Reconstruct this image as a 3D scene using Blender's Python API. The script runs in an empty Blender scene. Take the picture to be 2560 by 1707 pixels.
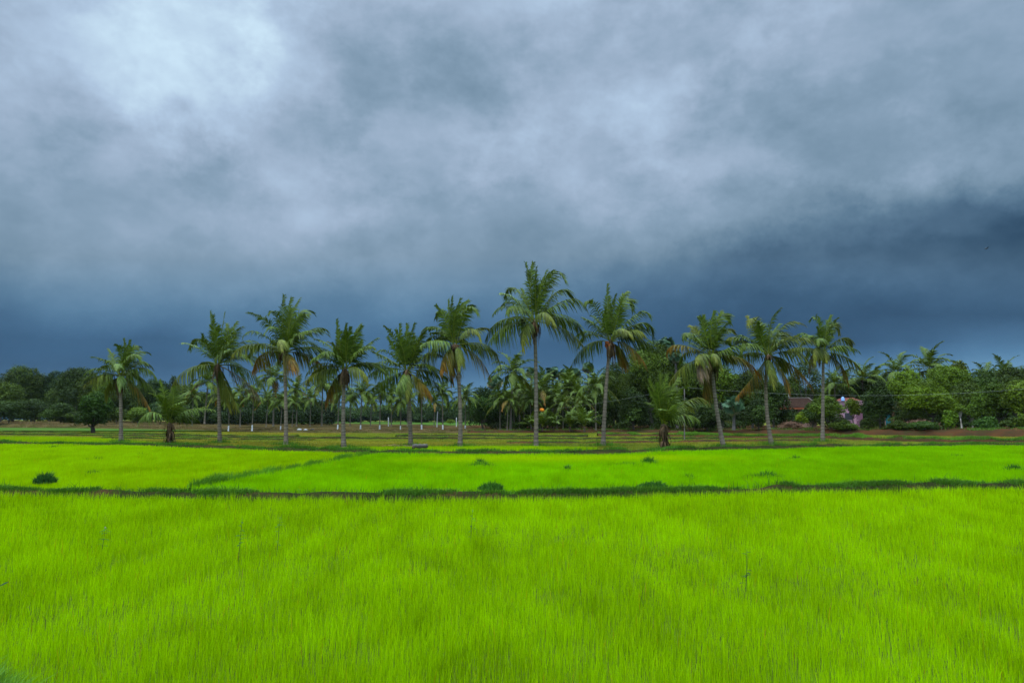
import bpy, math
import numpy as np
R = math.radians
rng = np.random.default_rng(11)
scene = bpy.context.scene
C = scene.collection
F = 1706.67                      # focal length in photograph pixels (24 mm on a 36 mm sensor)
EYE = 2.0
PITCH = math.atan(191.5 / F)

# ------------------------------------------------------------------ geometry helpers
def ray(px, py):
    cx, cy = (px - 1280) / F, (853.5 - py) / F
    return cx, math.cos(PITCH) - cy * math.sin(PITCH), math.sin(PITCH) + cy * math.cos(PITCH)

def at(px, py, Y):               # the point of the place that stands Y metres away in that direction
    x, y, z = ray(px, py)
    t = Y / y
    return np.array([x * t, Y, EYE + z * t])

def on(px, py, z0=0.0):          # the point of a level surface at height z0
    x, y, z = ray(px, py)
    t = (z0 - EYE) / z
    return np.array([x * t, y * t, z0])

def hash2(ix, iy, s):
    v = np.sin(ix * 127.1 + iy * 311.7 + s * 74.7) * 43758.5453
    return v - np.floor(v)

def vnoise(x, y, s=0):
    x = np.asarray(x, float); y = np.asarray(y, float)
    ix, iy = np.floor(x), np.floor(y)
    fx, fy = x - ix, y - iy
    fx = fx * fx * (3 - 2 * fx); fy = fy * fy * (3 - 2 * fy)
    a = hash2(ix, iy, s); b = hash2(ix + 1, iy, s); c = hash2(ix, iy + 1, s); d = hash2(ix + 1, iy + 1, s)
    return (a * (1 - fx) + b * fx) * (1 - fy) + (c * (1 - fx) + d * fx) * fy

def fbm(x, y, s=0, o=3):
    r, a, t = 0, 1, 0
    for k in range(o):
        r = r + a * vnoise(np.asarray(x) * 2 ** k, np.asarray(y) * 2 ** k, s + k * 3.3); t += a; a *= .5
    return r / t

def unit(v):
    v = np.asarray(v, float)
    n = np.linalg.norm(v, axis=-1, keepdims=True)
    return v / np.maximum(n, 1e-9)

class Shape:                     # collects quads with a colour per vertex; build() links them as ONE mesh object
    def __init__(s): s.V = []; s.Q = []; s.K = []; s.n = 0
    def add(s, V, Q, col):
        V = np.asarray(V, float).reshape(-1, 3); Q = np.asarray(Q, int).reshape(-1, 4)
        col = np.asarray(col, float)
        if col.ndim == 1: col = np.tile(col, (len(V), 1))
        s.V.append(V); s.Q.append(Q + s.n); s.K.append(col); s.n += len(V)
        return s
    def tube(s, pts, rad, col, sides=8, caps=True):
        pts = np.asarray(pts, float); n = len(pts)
        rad = np.broadcast_to(np.asarray(rad, float), (n,))
        T = unit(np.gradient(pts, axis=0))
        ref = np.array([0, 0, 1.0]) if abs(T[:, 2]).mean() < .8 else np.array([0, 1.0, 0])
        A = unit(np.cross(T, ref)); B = np.cross(A, T)
        a = np.arange(sides) / sides * 2 * math.pi
        V = pts[:, None] + rad[:, None, None] * (np.cos(a)[None, :, None] * A[:, None] + np.sin(a)[None, :, None] * B[:, None])
        V = V.reshape(-1, 3)
        i, j = np.meshgrid(np.arange(n - 1), np.arange(sides), indexing='ij')
        j2 = (j + 1) % sides
        Q = np.stack([i * sides + j, i * sides + j2, (i + 1) * sides + j2, (i + 1) * sides + j], -1).reshape(-1, 4)
        col = np.asarray(col, float)
        if col.ndim == 2: col = np.repeat(col, sides, 0)
        s.add(V, Q, col)
        if caps:
            k = sides // 2
            for base in (0, (n - 1) * sides):
                q = [[base + m, base + m + 1, base + sides - 2 - m, base + sides - 1 - m] for m in range(k - 1)]
                s.Q.append(np.array(q) + s.n - len(V))
        return s
    def box(s, lo, hi, col):
        (a, b, c), (d, e, f) = lo, hi
        V = [(a, b, c), (d, b, c), (d, e, c), (a, e, c), (a, b, f), (d, b, f), (d, e, f), (a, e, f)]
        return s.add(V, [(0, 3, 2, 1), (4, 5, 6, 7), (0, 1, 5, 4), (1, 2, 6, 5), (2, 3, 7, 6), (3, 0, 4, 7)], col)
    def ball(s, c, r, col, nu=10, nv=7, wob=0):
        r = np.broadcast_to(np.asarray(r, float), (3,))
        v, u = np.meshgrid(np.linspace(-math.pi / 2, math.pi / 2, nv), np.arange(nu) / nu * 2 * math.pi, indexing='ij')
        k = 1 + wob * (rng.random(v.shape) - .5)
        V = np.stack([np.cos(v) * np.cos(u) * k, np.cos(v) * np.sin(u) * k, np.sin(v) * k], -1).reshape(-1, 3) * r + np.asarray(c)
        i, j = np.meshgrid(np.arange(nv - 1), np.arange(nu), indexing='ij'); j2 = (j + 1) % nu
        return s.add(V, np.stack([i * nu + j, i * nu + j2, (i + 1) * nu + j2, (i + 1) * nu + j], -1), col)
    def ribbons(s, P, W, w, col):  # P (N,K,3) centre lines, W (N,K,3) or (N,1,3) width directions, w (N,K) half widths
        N, K = P.shape[:2]
        V = np.stack([P - W * w[..., None], P + W * w[..., None]], 2).reshape(-1, 3)
        b = (np.arange(N) * K * 2)[:, None] + (np.arange(K - 1) * 2)[None]
        Q = np.stack([b, b + 1, b + 3, b + 2], -1).reshape(-1, 4)
        col = np.asarray(col, float)
        if col.ndim == 2 and len(col) == N: col = np.repeat(col, K * 2, 0)
        elif col.ndim == 3: col = np.repeat(col.reshape(-1, 3), 2, 0)
        return s.add(V, Q, col)
    def build(s, name, mat, parent=None, smooth=True):
        V = np.concatenate(s.V); Q = np.concatenate(s.Q); K = np.concatenate(s.K)
        me = bpy.data.meshes.new(name)
        me.vertices.add(len(V)); me.vertices.foreach_set('co', V.astype(np.float32).ravel())
        me.loops.add(Q.size); me.loops.foreach_set('vertex_index', Q.astype(np.int32).ravel())
        me.polygons.add(len(Q)); me.polygons.foreach_set('loop_start', np.arange(0, Q.size, 4, dtype=np.int32))
        me.polygons.foreach_set('use_smooth', np.full(len(Q), smooth))
        ca = me.color_attributes.new('tint', 'FLOAT_COLOR', 'POINT')
        ca.data.foreach_set('color', np.concatenate([K, np.ones((len(K), 1))], 1).astype(np.float32).ravel())
        me.update(calc_edges=True); me.materials.append(mat)
        o = bpy.data.objects.new(name, me); C.objects.link(o)
        if parent is not None: o.parent = parent
        return o

def tag(o, label, cat=None, group=None, kind=None):
    o['label'] = label
    if cat: o['category'] = cat
    if group: o['group'] = group
    if kind: o['kind'] = kind
    return o

def thing(name, loc, label, cat, group=None, rz=0.0):
    o = bpy.data.objects.new(name, None); C.objects.link(o)
    o.empty_display_size = .2
    o.location = loc; o.rotation_euler.z = rz
    return tag(o, label, cat, group)

def copy_tree(src, loc, rz, sc, label, group=None):
    r = src.copy(); C.objects.link(r); r.location = loc; r.rotation_euler.z = rz; r.scale = (sc, sc, sc); r['label'] = label
    if group: r['group'] = group
    for ch in src.children:
        c = ch.copy(); C.objects.link(c); c.parent = r
        for g in ch.children:
            d = g.copy(); C.objects.link(d); d.parent = c
    return r

# ------------------------------------------------------------------ materials
def mat_new(name):
    m = bpy.data.materials.new(name); m.use_nodes = True
    nt = m.node_tree
    return m, nt, nt.nodes['Principled BSDF'], nt.nodes['Material Output']

def mat_leaf(name, rough=.5, trans=.35, spec=.4, warm=1.0):
    m, nt, p, out = mat_new(name)
    a = nt.nodes.new('ShaderNodeAttribute'); a.attribute_name = 'tint'
    nt.links.new(a.outputs['Color'], p.inputs['Base Color'])
    p.inputs['Roughness'].default_value = rough; p.inputs['Specular IOR Level'].default_value = spec
    t = nt.nodes.new('ShaderNodeBsdfTranslucent')
    mul = nt.nodes.new('ShaderNodeMix'); mul.data_type = 'RGBA'; mul.blend_type = 'MULTIPLY'; mul.inputs[0].default_value = 1
    nt.links.new(a.outputs['Color'], mul.inputs[6]); mul.inputs[7].default_value = (1.35 * warm, 1.2, .6, 1)
    nt.links.new(mul.outputs[2], t.inputs['Color'])
    mx = nt.nodes.new('ShaderNodeMixShader'); mx.inputs[0].default_value = trans
    nt.links.new(p.outputs[0], mx.inputs[1]); nt.links.new(t.outputs[0], mx.inputs[2]); nt.links.new(mx.outputs[0], out.inputs['Surface'])
    return m

def mat_noise(name, stops, scale=1.0, rough=.9, detail=6, stretch=(1, 1, 1), bump=.0, bscale=None, use_tint=False, spec=.0, coords='Object'):
    m, nt, p, out = mat_new(name)
    tc = nt.nodes.new('ShaderNodeTexCoord'); mp = nt.nodes.new('ShaderNodeMapping'); mp.inputs['Scale'].default_value = stretch
    nt.links.new(tc.outputs[coords], mp.inputs[0])
    n = nt.nodes.new('ShaderNodeTexNoise'); n.inputs['Scale'].default_value = scale; n.inputs['Detail'].default_value = detail
    n.inputs['Roughness'].default_value = .65
    nt.links.new(mp.outputs[0], n.inputs['Vector'])
    r = nt.nodes.new('ShaderNodeValToRGB'); e = r.color_ramp.elements
    while len(e) < len(stops): e.new(.5)
    for k, (pos, c) in enumerate(stops): e[k].position = pos; e[k].color = (*c, 1)
    nt.links.new(n.outputs['Fac'], r.inputs[0])
    src = r.outputs[0]
    if use_tint:
        a = nt.nodes.new('ShaderNodeAttribute'); a.attribute_name = 'tint'
        mul = nt.nodes.new('ShaderNodeMix'); mul.data_type = 'RGBA'; mul.blend_type = 'MULTIPLY'; mul.inputs[0].default_value = 1
        nt.links.new(a.outputs['Color'], mul.inputs[6]); nt.links.new(src, mul.inputs[7]); src = mul.outputs[2]
    nt.links.new(src, p.inputs['Base Color'])
    p.inputs['Roughness'].default_value = rough; p.inputs['Specular IOR Level'].default_value = spec
    if bump:
        b = nt.nodes.new('ShaderNodeBump'); b.inputs['Strength'].default_value = bump; b.inputs['Distance'].default_value = .05
        n2 = nt.nodes.new('ShaderNodeTexNoise'); n2.inputs['Scale'].default_value = bscale or scale * 4; n2.inputs['Detail'].default_value = 5
        nt.links.new(mp.outputs[0], n2.inputs['Vector'])
        nt.links.new(n2.outputs['Fac'], b.inputs['Height']); nt.links.new(b.outputs[0], p.inputs['Normal'])
    return m

W1 = (1, 1, 1)
M_rice = mat_leaf('rice_leaf', .7, .45, .0)
M_grass = mat_leaf('grass_leaf', .55, .35, .10)
M_straw = mat_leaf('straw_leaf', .7, .2, .2)
M_frond = mat_leaf('palm_leaf', .5, .20, .15)
M_leaf = mat_leaf('tree_leaf', .6, .16, .10)
M_trunk = mat_noise('palm_bark', [(.3, (.55, .52, .5)), (.5, (.9, .9, .9)), (.7, (1.25, 1.2, 1.15))], 3.0, .9, 6, (1, 1, 4.5), .6, 6, True)
M_bark = mat_noise('tree_bark', [(.3, (.6, .6, .6)), (.7, (1.2, 1.2, 1.2))], 6.0, .9, 5, (1, 1, .4), .5, 12, True)
M_fibre = mat_noise('palm_fibre', [(.3, (.5, .5, .5)), (.7, (1.3, 1.3, 1.3))], 8.0, .95, 4, (1, 1, .3), .4, 14, True)
M_plain = mat_noise('painted_plaster', [(.3, (.82, .82, .82)), (.55, (1, 1, 1)), (.75, (1.08, 1.06, 1.05))], 1.6, .8, 6, W1, .15, 9, True)
M_tile = mat_noise('clay_tile', [(.3, (.55, .55, .55)), (.5, (1, 1, 1)), (.7, (1.35, 1.25, 1.2))], 2.2, .85, 6, (1, 3, 1), .4, 8, True)
M_metal = mat_noise('weathered_metal', [(.35, (.7, .7, .7)), (.65, (1.15, 1.1, 1.05))], 5, .55, 4, W1, .2, 10, True, .4)
M_ground = mat_noise('field_earth', [(.30, (.055, .042, .018)), (.45, (.095, .10, .022)), (.58, (.135, .14, .018)), (.72, (.16, .14, .022))], .35, .95, 8, (.5, 1, 1), .5, 4)
M_mud = mat_noise('paddy_mud', [(.3, (.04, .06, .006)), (.7, (.07, .11, .010))], .8, 1.0, 6, W1, .3, 5)
M_bund = mat_noise('bund_earth', [(.32, (.012, .015, .005)), (.5, (.022, .026, .008)), (.64, (.045, .028, .011)), (.75, (.03, .055, .008))], 1.3, .95, 7, (1, 1, 1), .8, 7)
M_red = mat_noise('red_earth', [(.30, (.024, .030, .008)), (.45, (.042, .026, .012)), (.6, (.070, .030, .013)), (.75, (.05, .06, .012))], .45, .95, 8, (1, 1, 2), .8, 5)
M_strawbank = mat_noise('straw_earth', [(.30, (.022, .032, .006)), (.45, (.045, .034, .012)), (.6, (.08, .055, .022)), (.75, (.04, .06, .009))], .6, .95, 8, (.6, 1, 2), .8, 5)
M_far = mat_noise('far_meadow', [(.3, (.03, .065, .012)), (.55, (.05, .10, .016)), (.75, (.075, .10, .022))], .12, .95, 6, (.4, 1, 1), .3, 2)

# ------------------------------------------------------------------ the ground and its banks
def sheet(name, xs, ys, z, mat, hf=None):
    X, Y = np.meshgrid(xs, ys, indexing='ij')
    Z = np.full(X.shape, float(z))
    if hf is not None: Z = Z + hf(X, Y)
    V = np.stack([X, Y, Z], -1).reshape(-1, 3); ny = len(ys)
    i, j = np.meshgrid(np.arange(len(xs) - 1), np.arange(ny - 1), indexing='ij')
    Q = np.stack([i * ny + j, (i + 1) * ny + j, (i + 1) * ny + j + 1, i * ny + j + 1], -1)
    return Shape().add(V, Q, W1).build(name, mat)

gx = np.concatenate([np.linspace(-700, -140, 18), np.linspace(-130, 130, 160), np.linspace(140, 700, 18)])
gy = np.concatenate([np.linspace(-60, -5, 8), np.linspace(-3, 170, 150), np.linspace(180, 900, 24)])
g = sheet('ground', gx, gy, -.03, M_ground, lambda X, Y: .05 * (fbm(X * .6, Y * .6, 4) - .5) * (Y < 200))
tag(g, 'brown and olive field earth running out to the trees', None, None, 'structure')

def curve_px(pts, z=0.0, k=None):
    """polyline on the field from photograph points; k: height times focal length, for an edge seen over standing rice"""
    out = []
    for px, py in pts:
        D = (k or EYE) * F / (py - 1045)
        out.append(((px - 1280) / F * D, D))
    return np.array(out)

def resample(P, ds):
    d = np.r_[0, np.cumsum(np.linalg.norm(np.diff(P, axis=0), axis=1))]
    t = np.linspace(0, d[-1], max(2, int(d[-1] / ds) + 1))
    # smooth a little so the line bends rather than kinks
    x, y = np.interp(t, d, P[:, 0]), np.interp(t, d, P[:, 1])
    n = max(1, int(2.0 / ds))
    ker = np.ones(2 * n + 1) / (2 * n + 1)
    xp, yp = np.pad(x, n, 'edge'), np.pad(y, n, 'edge')
    xs, ys = np.convolve(xp, ker, 'valid'), np.convolve(yp, ker, 'valid')
    return np.stack([xs, ys], 1)

class Ridge:
    """a low bank of earth swept along a line; keeps its surface so that grass can stand on it"""
    def __init__(s, name, line, half, height, mat, label, ds=.3, rough=.35, seed=0, back=None, prof=9):
        L = resample(line, ds); n = len(L)
        T = unit(np.gradient(L, axis=0)); Nn = np.stack([-T[:, 1], T[:, 0]], 1)   # points away from the camera
        h = np.broadcast_to(np.asarray(height, float), (n,)) if np.ndim(height) == 0 else np.interp(np.linspace(0, 1, n), np.linspace(0, 1, len(height)), height)
        if back is None:
            o = np.linspace(-1, 1, prof); shape = np.cos(o * math.pi / 2) ** .75; off = o * half
        else:                       # a terrace: a sloping face, then level ground behind
            o = np.array([0, .15, .35, .6, .85, 1.05]); shape = np.array([0, .35, .7, .92, 1, 1.0])
            off = np.r_[o * half * 2 - half, half * 2, back * .2, back * .5, back]; shape = np.r_[shape, 1, 1, 1, 1]
        X = L[:, 0][:, None] + Nn[:, 0][:, None] * off[None]; Y = L[:, 1][:, None] + Nn[:, 1][:, None] * off[None]
        nz = fbm(X * 1.1, Y * 1.1, seed) - .5; nz2 = fbm(X * .25, Y * .25, seed + 9) - .5
        Z = h[:, None] * shape[None] * (1 + rough * 2 * nz + rough * 1.5 * nz2) + .06 * nz * (shape[None] > .01)
        Z = np.where(shape[None] > .001, Z, -.08)
        s.L, s.N, s.off, s.X, s.Y, s.Z, s.n = L, Nn, off, X, Y, Z, n
        m = len(off); i, j = np.meshgrid(np.arange(n - 1), np.arange(m - 1), indexing='ij')
        Q = np.stack([i * m + j, (i + 1) * m + j, (i + 1) * m + j + 1, i * m + j + 1], -1)
        s.ob = Shape().add(np.stack([X, Y, Z], -1), Q, W1).build(name, mat)
        tag(s.ob, label, None, None, 'structure')
    def sample(s, N, lo, hi):        # N points with offsets lo..hi across the bank (in fractions of its profile columns)
        i = rng.random(N) * (s.n - 1.001); m = len(s.off) - 1
        j = (lo + (hi - lo) * rng.random(N)) * m * .9999
        i0, j0 = i.astype(int), j.astype(int); fi, fj = i - i0, j - j0
        def b(A): return (A[i0, j0] * (1 - fi) + A[i0 + 1, j0] * fi) * (1 - fj) + (A[i0, j0 + 1] * (1 - fi) + A[i0 + 1, j0 + 1] * fi) * fj
        return np.stack([b(s.X), b(s.Y), b(s.Z)], 1)

def blades(S, P, h, w, col, lean=.25, K=3, wind=(.12, 0.0), face=None):
    N = len(P); u = np.linspace(0, 1, K)
    a = rng.random(N) * 2 * math.pi
    ld = np.stack([np.cos(a), np.sin(a), np.zeros(N)], 1) * (lean * rng.random(N) * 1.6)[:, None] + np.array([wind[0], wind[1], 0])
    b = rng.random(N) * math.pi if face is None else face + (rng.random(N) - .5) * 1.6
    Wd = np.stack([np.cos(b), np.sin(b), np.zeros(N)], 1)[:, None]
    h = np.broadcast_to(h, (N,)); w = np.broadcast_to(w, (N,))
    bend = np.linalg.norm(ld, axis=1)
    C3 = P[:, None] + np.array([0, 0, 1.]) * (h[:, None] * (u - .25 * bend[:, None] * u ** 2))[..., None] + ld[:, None] * (h[:, None] * u ** 2)[..., None]
    ww = w[:, None] * (.75 + .5 * u - 1.2 * u ** 2.5)[None]
    S.ribbons(C3, Wd, ww, col)

def inside(P, poly):
    x, y = P[:, 0], P[:, 1]; c = np.zeros(len(P), bool); n = len(poly)
    for i in range(n):
        (x1, y1), (x2, y2) = poly[i], poly[(i + 1) % n]
        hit = ((y1 > y) != (y2 > y)) & (x < (x2 - x1) * (y - y1) / (y2 - y1 + 1e-12) + x1)
        c ^= hit
    return c

def lerp_line(P, x): return np.interp(x, P[:, 0], P[:, 1])

K_R = 1.72                                    # eye height over the rice tops
line_front = curve_px([(-500, 1213), (0, 1215), (300, 1220), (600, 1224), (1000, 1228), (1300, 1226), (1500, 1222), (1700, 1216), (1900, 1211), (2100, 1207), (2300, 1204), (2560, 1200), (3060, 1194)], k=K_R)
line_back = curve_px([(-500, 1102), (0, 1106), (300, 1108), (430, 1112), (650, 1119), (900, 1127), (1280, 1129), (1500, 1129), (1650, 1123), (1900, 1117), (2100, 1112), (2300, 1110), (2560, 1109), (3060, 1107)], k=K_R)
line_cross = curve_px([(470, 1214), (560, 1195), (650, 1180), (760, 1162), (850, 1143), (930, 1130)], k=1.80)

bund_front = Ridge('front_bund', line_front + np.array([0, .42]), .44, .22, M_bund, 'low grassy earth bund between the near paddy and the middle paddies', .2, .25, 1)
bund_palm = Ridge('palm_bund', line_back + np.array([0, .9]), .95, .30, M_bund, 'low earth bund in front of the row of coconut palms', .3, .3, 2)
bund_cross = Ridge('cross_bund', line_cross, .24, .16, M_bund, 'slanting grassy strip of earth between the two middle paddies', .3, .3, 3)
line_corner = np.array([(-7.5, 8.6), (-4.35, 5.95), (-3.55, 5.05), (-2.6, 4.2), (2, 3.0), (6, 2.6)])
bund_corner = Ridge('near_bund', line_corner - np.array([.25, .45]), .5, .22, M_bund, 'brown earth edge of the bund in the bottom corner of the near paddy', .2, .3, 5)

def paddy_sheet(name, poly_lo, poly_hi, z, label):
    xs = np.linspace(-70, 70, 141)
    lo, hi = poly_lo(xs), poly_hi(xs)
    t = np.linspace(0, 1, 30)
    X = np.repeat(xs[:, None], 30, 1); Y = lo[:, None] + (hi - lo)[:, None] * t[None]
    V = np.stack([X, Y, np.full(X.shape, z) + .01 * fbm(X, Y, 3)], -1).reshape(-1, 3)
    i, j = np.meshgrid(np.arange(140), np.arange(29), indexing='ij')
    Q = np.stack([i * 30 + j, (i + 1) * 30 + j, (i + 1) * 30 + j + 1, i * 30 + j + 1], -1)
    tag(Shape().add(V, Q, W1).build(name, M_mud), label, None, None, 'structure')
paddy_sheet('near_paddy_mud', lambda x: np.full_like(x, 1.0), lambda x: lerp_line(line_front, x) + .3, .02, 'dark mud floor under the near rice')
paddy_sheet('middle_paddy_mud', lambda x: lerp_line(line_front, x) + .9, lambda x: lerp_line(line_back, x) + .3, .02, 'dark mud floor under the middle rice')

# ------------------------------------------------------------------ rice
def rice_colours(P, n, base, s=0, var=.34):
    big = fbm(P[:, 0] * .22, P[:, 1] * .12, 40 + s) - .5
    mid = fbm(P[:, 0] * 2.3, P[:, 1] * 1.1, 50 + s) - .5
    c = np.tile(np.array(base), (n, 1))
    k = .95 + .34 * big[:, None] + .55 * mid[:, None] + var * (rng.random((n, 1)) - .5) * 2
    c = c * np.clip(k, .5, 1.55)
    y = np.clip((rng.random(n) - .75) * 2.4, 0, 1)[:, None]
    c = c * (1 - y) + c * np.array([1.35, 1.03, 1.0]) * y
    dead = rng.random(n) < .006
    c[dead] = np.array([.42, .27, .012]) * (.6 + .6 * rng.random((dead.sum(), 1)))
    return c

def scatter(ymin, ymax, dens, half=lambda y: .78 * y + 6):
    ys = np.linspace(ymin, ymax, 400); w = 2 * half(ys) * dens(ys)
    cdf = np.cumsum(w); tot = cdf[-1] * (ys[1] - ys[0]); N = int(tot); cdf = cdf / cdf[-1]
    y = np.interp(rng.random(N), cdf, ys); x = (rng.random(N) * 2 - 1) * half(y)
    return np.stack([x, y], 1)

P = scatter(2.6, 20.5, lambda y: np.clip(14500 / y, 620, 2700))
P = P[P[:, 1] < lerp_line(line_front, P[:, 0]) + .12 * rng.standard_normal(len(P))]
P = P[P[:, 1] > np.interp(P[:, 0], line_corner[:, 0], line_corner[:, 1]) - .28 + .15 * fbm(P[:, 0] * 2, P[:, 1] * 2, 8)]
dens = .5 * fbm(P[:, 0] * 1.5, P[:, 1] * 1.0, 70) + .5 * vnoise(P[:, 0] * 7, P[:, 1] * 5, 77)
P = P[rng.random(len(P)) < np.clip(.45 + 2.0 * (dens - .30), .40, 1)]
n = len(P); hgt = (.17 + .12 * fbm(P[:, 0] * .9, P[:, 1] * .6, 71) + .15 * (fbm(P[:, 0] * 4, P[:, 1] * 3, 72) - .5)) * (.5 + .65 * rng.random(n)) * .92
S = Shape()
blades(S, np.c_[P, np.full(n, .02)], hgt, .0017 + .00015 * P[:, 1], rice_colours(P, n, (.268, .48, .001)), .17, 4, (.02, .0))
tag(S.build('near_rice', M_rice), 'bright green young rice filling the near paddy', None, None, 'stuff')

xcross = lambda y: np.interp(y, line_cross[:, 1], line_cross[:, 0])
P = scatter(15.5, 49.5, lambda y: np.clip(8000 / y, 170, 480))
P = P[(P[:, 1] > lerp_line(line_front, P[:, 0]) + 1.05) & (P[:, 1] < lerp_line(line_back, P[:, 0]) + .1 * rng.standard_normal(len(P)))]
d = P[:, 0] - xcross(P[:, 1])
for side, name, base, label in ((-1, 'upper_rice', (.29, .50, .001), 'yellow green rice of the middle paddy on the far side of the slanting strip'),
                                (1, 'middle_rice', (.21, .47, .001), 'bright green rice of the middle paddy in front of the tallest palm')):
    q = P[(d * side > .28)]; n = len(q)
    hgt = (.19 + .12 * fbm(q[:, 0] * .5, q[:, 1] * .4, 80 + side)) * (.75 + .45 * rng.random(n))
    c = rice_colours(q, n, base, 7 + side, .12)
    if side == 1:                # sunlit yellow belt along its far edge, painted into the blade colours
        a, b = on(900, 1141, .25), on(1850, 1143, .25)
        yb = 31.2 + .6 * np.sin(q[:, 0] * .2)
        k = np.exp(-((q[:, 1] - yb) / 2.3) ** 2) * np.clip((q[:, 0] - a[0] - 1) / 3, 0, 1) * np.clip((b[0] + 1 - q[:, 0]) / 4, 0, 1)
        c = c * (1 - k[:, None]) + np.array([.37, .55, .001]) * (.85 + .3 * rng.random((n, 1))) * k[:, None]
    S = Shape(); blades(S, np.c_[q, np.full(n, .02)], hgt, .0055 + .00022 * q[:, 1], c, .14, 3, (.03, 0))
    tag(S.build(name, M_rice), label, None, None, 'stuff')

# bright strips of rice beyond the palm bund
poly = [tuple(on(px, py, .2)[:2]) for px, py in [(-300, 1104), (0, 1104), (180, 1104.5), (300, 1106), (415, 1106.5), (330, 1099), (230, 1092), (100, 1090), (-300, 1089)]]
Q0 = np.array(poly); lo, hi = Q0.min(0), Q0.max(0)
q = lo + (hi - lo) * rng.random((60000, 2)); q = q[inside(q, poly)]; n = len(q)
S = Shape(); blades(S, np.c_[q, np.zeros(n)], .2 + .08 * rng.random(n), .016, rice_colours(q, n, (.26, .45, .004), 3, .1), .2, 3)
tag(S.build('far_rice', M_rice), 'bright strip of rice beyond the bund near the mango tree', None, None, 'stuff')
poly = [tuple(on(px, py, .2)[:2]) for px, py in [(690, 1121), (830, 1123), (1000, 1121.5), (1280, 1121), (1470, 1121), (1500, 1117), (1330, 1113.5), (1150, 1114), (1000, 1115), (860, 1115.5)]]
Q0 = np.array(poly); lo, hi = Q0.min(0), Q0.max(0)
q = lo + (hi - lo) * rng.random((26000, 2)); q = q[inside(q, poly)]; n = len(q)
S = Shape(); blades(S, np.c_[q, np.zeros(n)], .2 + .08 * rng.random(n), .014, rice_colours(q, n, (.28, .48, .004), 4, .1), .2, 3)
tag(S.build('strip_rice', M_rice), 'narrow bright strip of rice around the feet of the middle palms', None, None, 'stuff')

# ------------------------------------------------------------------ stubble terraces beyond the palms
line_bank = curve_px([(-700, 1068), (0, 1070), (300, 1073), (500, 1078), (700, 1081), (900, 1082.5), (1180, 1083)], k=EYE)
line_bank2 = curve_px([(1150, 1083), (1300, 1082), (1500, 1081), (1700, 1082), (1900, 1084), (2100, 1087), (2300, 1089), (2560, 1092), (3200, 1098)], k=EYE)
q = scatter(37, 135, lambda y: np.clip(4600 / y, 28, 100), lambda y: .78 * y + 8)
q = q[(q[:, 1] > lerp_line(line_back, q[:, 0]) + 2.2)]
yb = np.where(q[:, 0] < -4, lerp_line(line_bank, q[:, 0]), lerp_line(line_bank2, q[:, 0]))
q = q[q[:, 1] < yb + .5]; n = len(q)
a = fbm(q[:, 0] * .07, q[:, 1] * .16, 90)[:, None]; b = (fbm(q[:, 0] * .5, q[:, 1] * .5, 95)[:, None] - .5)
c = np.where(a > .52, np.array([.245, .235, .018]), np.array([.185, .225, .014])) * (.8 + .8 * b + .4 * rng.random((n, 1)))
S = Shape(); blades(S, np.c_[q, np.full(n, -.03)], (.07 + .09 * rng.random(n)), .01 + .00022 * q[:, 1], np.clip(c, .01, 1), .4, 3)
tag(S.build('stubble', M_straw), 'yellow olive stubble on the terraces behind the palms', None, None, 'stuff')

terr = [([(-600, 1078), (0, 1080), (300, 1084), (560, 1090), (760, 1091)], .16), ([(-600, 1084), (0, 1086.5), (330, 1089.5), (620, 1095), (1000, 1097), (1280, 1097), (1600, 1098), (1800, 1097)], .17),
        ([(260, 1094), (500, 1098), (800, 1100)], .12), ([(980, 1091.5), (1150, 1090), (1300, 1091), (1480, 1092)], .2),
        ([(1250, 1107), (1450, 1107), (1640, 1105), (1900, 1102), (2060, 1101)], .15), ([(1690, 1093), (1800, 1094), (1950, 1095), (2060, 1096), (2200, 1102), (2350, 1105), (2600, 1106)], .34),
        ([(1480, 1090), (1600, 1090), (1780, 1091)], .3)]
ridges = []
for k, (pts, h) in enumerate(terr):
    ridges.append(Ridge('terrace_bund' if k == 0 else 'terrace_bund.%03d' % k, curve_px(pts), .75, h, M_red if k > 3 else M_bund, 'low earth ridge between stubble terraces', .6, .5, 20 + k))
straw_bank = Ridge('straw_bank', line_bank + np.array([0, 1.2]), 1.6, [1.1, 1.05, .95, .7, .42, .36, .34], M_strawbank, 'long low bank of reddish earth and dry straw before the woodland', .6, .45, 31, back=60)
red_bank = Ridge('red_bank', line_bank2 + np.array([0, 1.2]), 1.4, [.35, .35, .4, .45, .75, .85, .85, .9], M_red, 'red earth terrace that the village trees stand on', .6, .35, 33, back=70)
fm = sheet('far_meadow', np.linspace(-120, 30, 40), np.linspace(100, 330, 40), .0, M_far, lambda X, Y: .12 + .1 * fbm(X * .1, Y * .1, 2) + .0012 * np.maximum(Y - 150, 0))
tag(fm, 'pale green meadow seen far off through the palm grove', None, None, 'structure')

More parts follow.
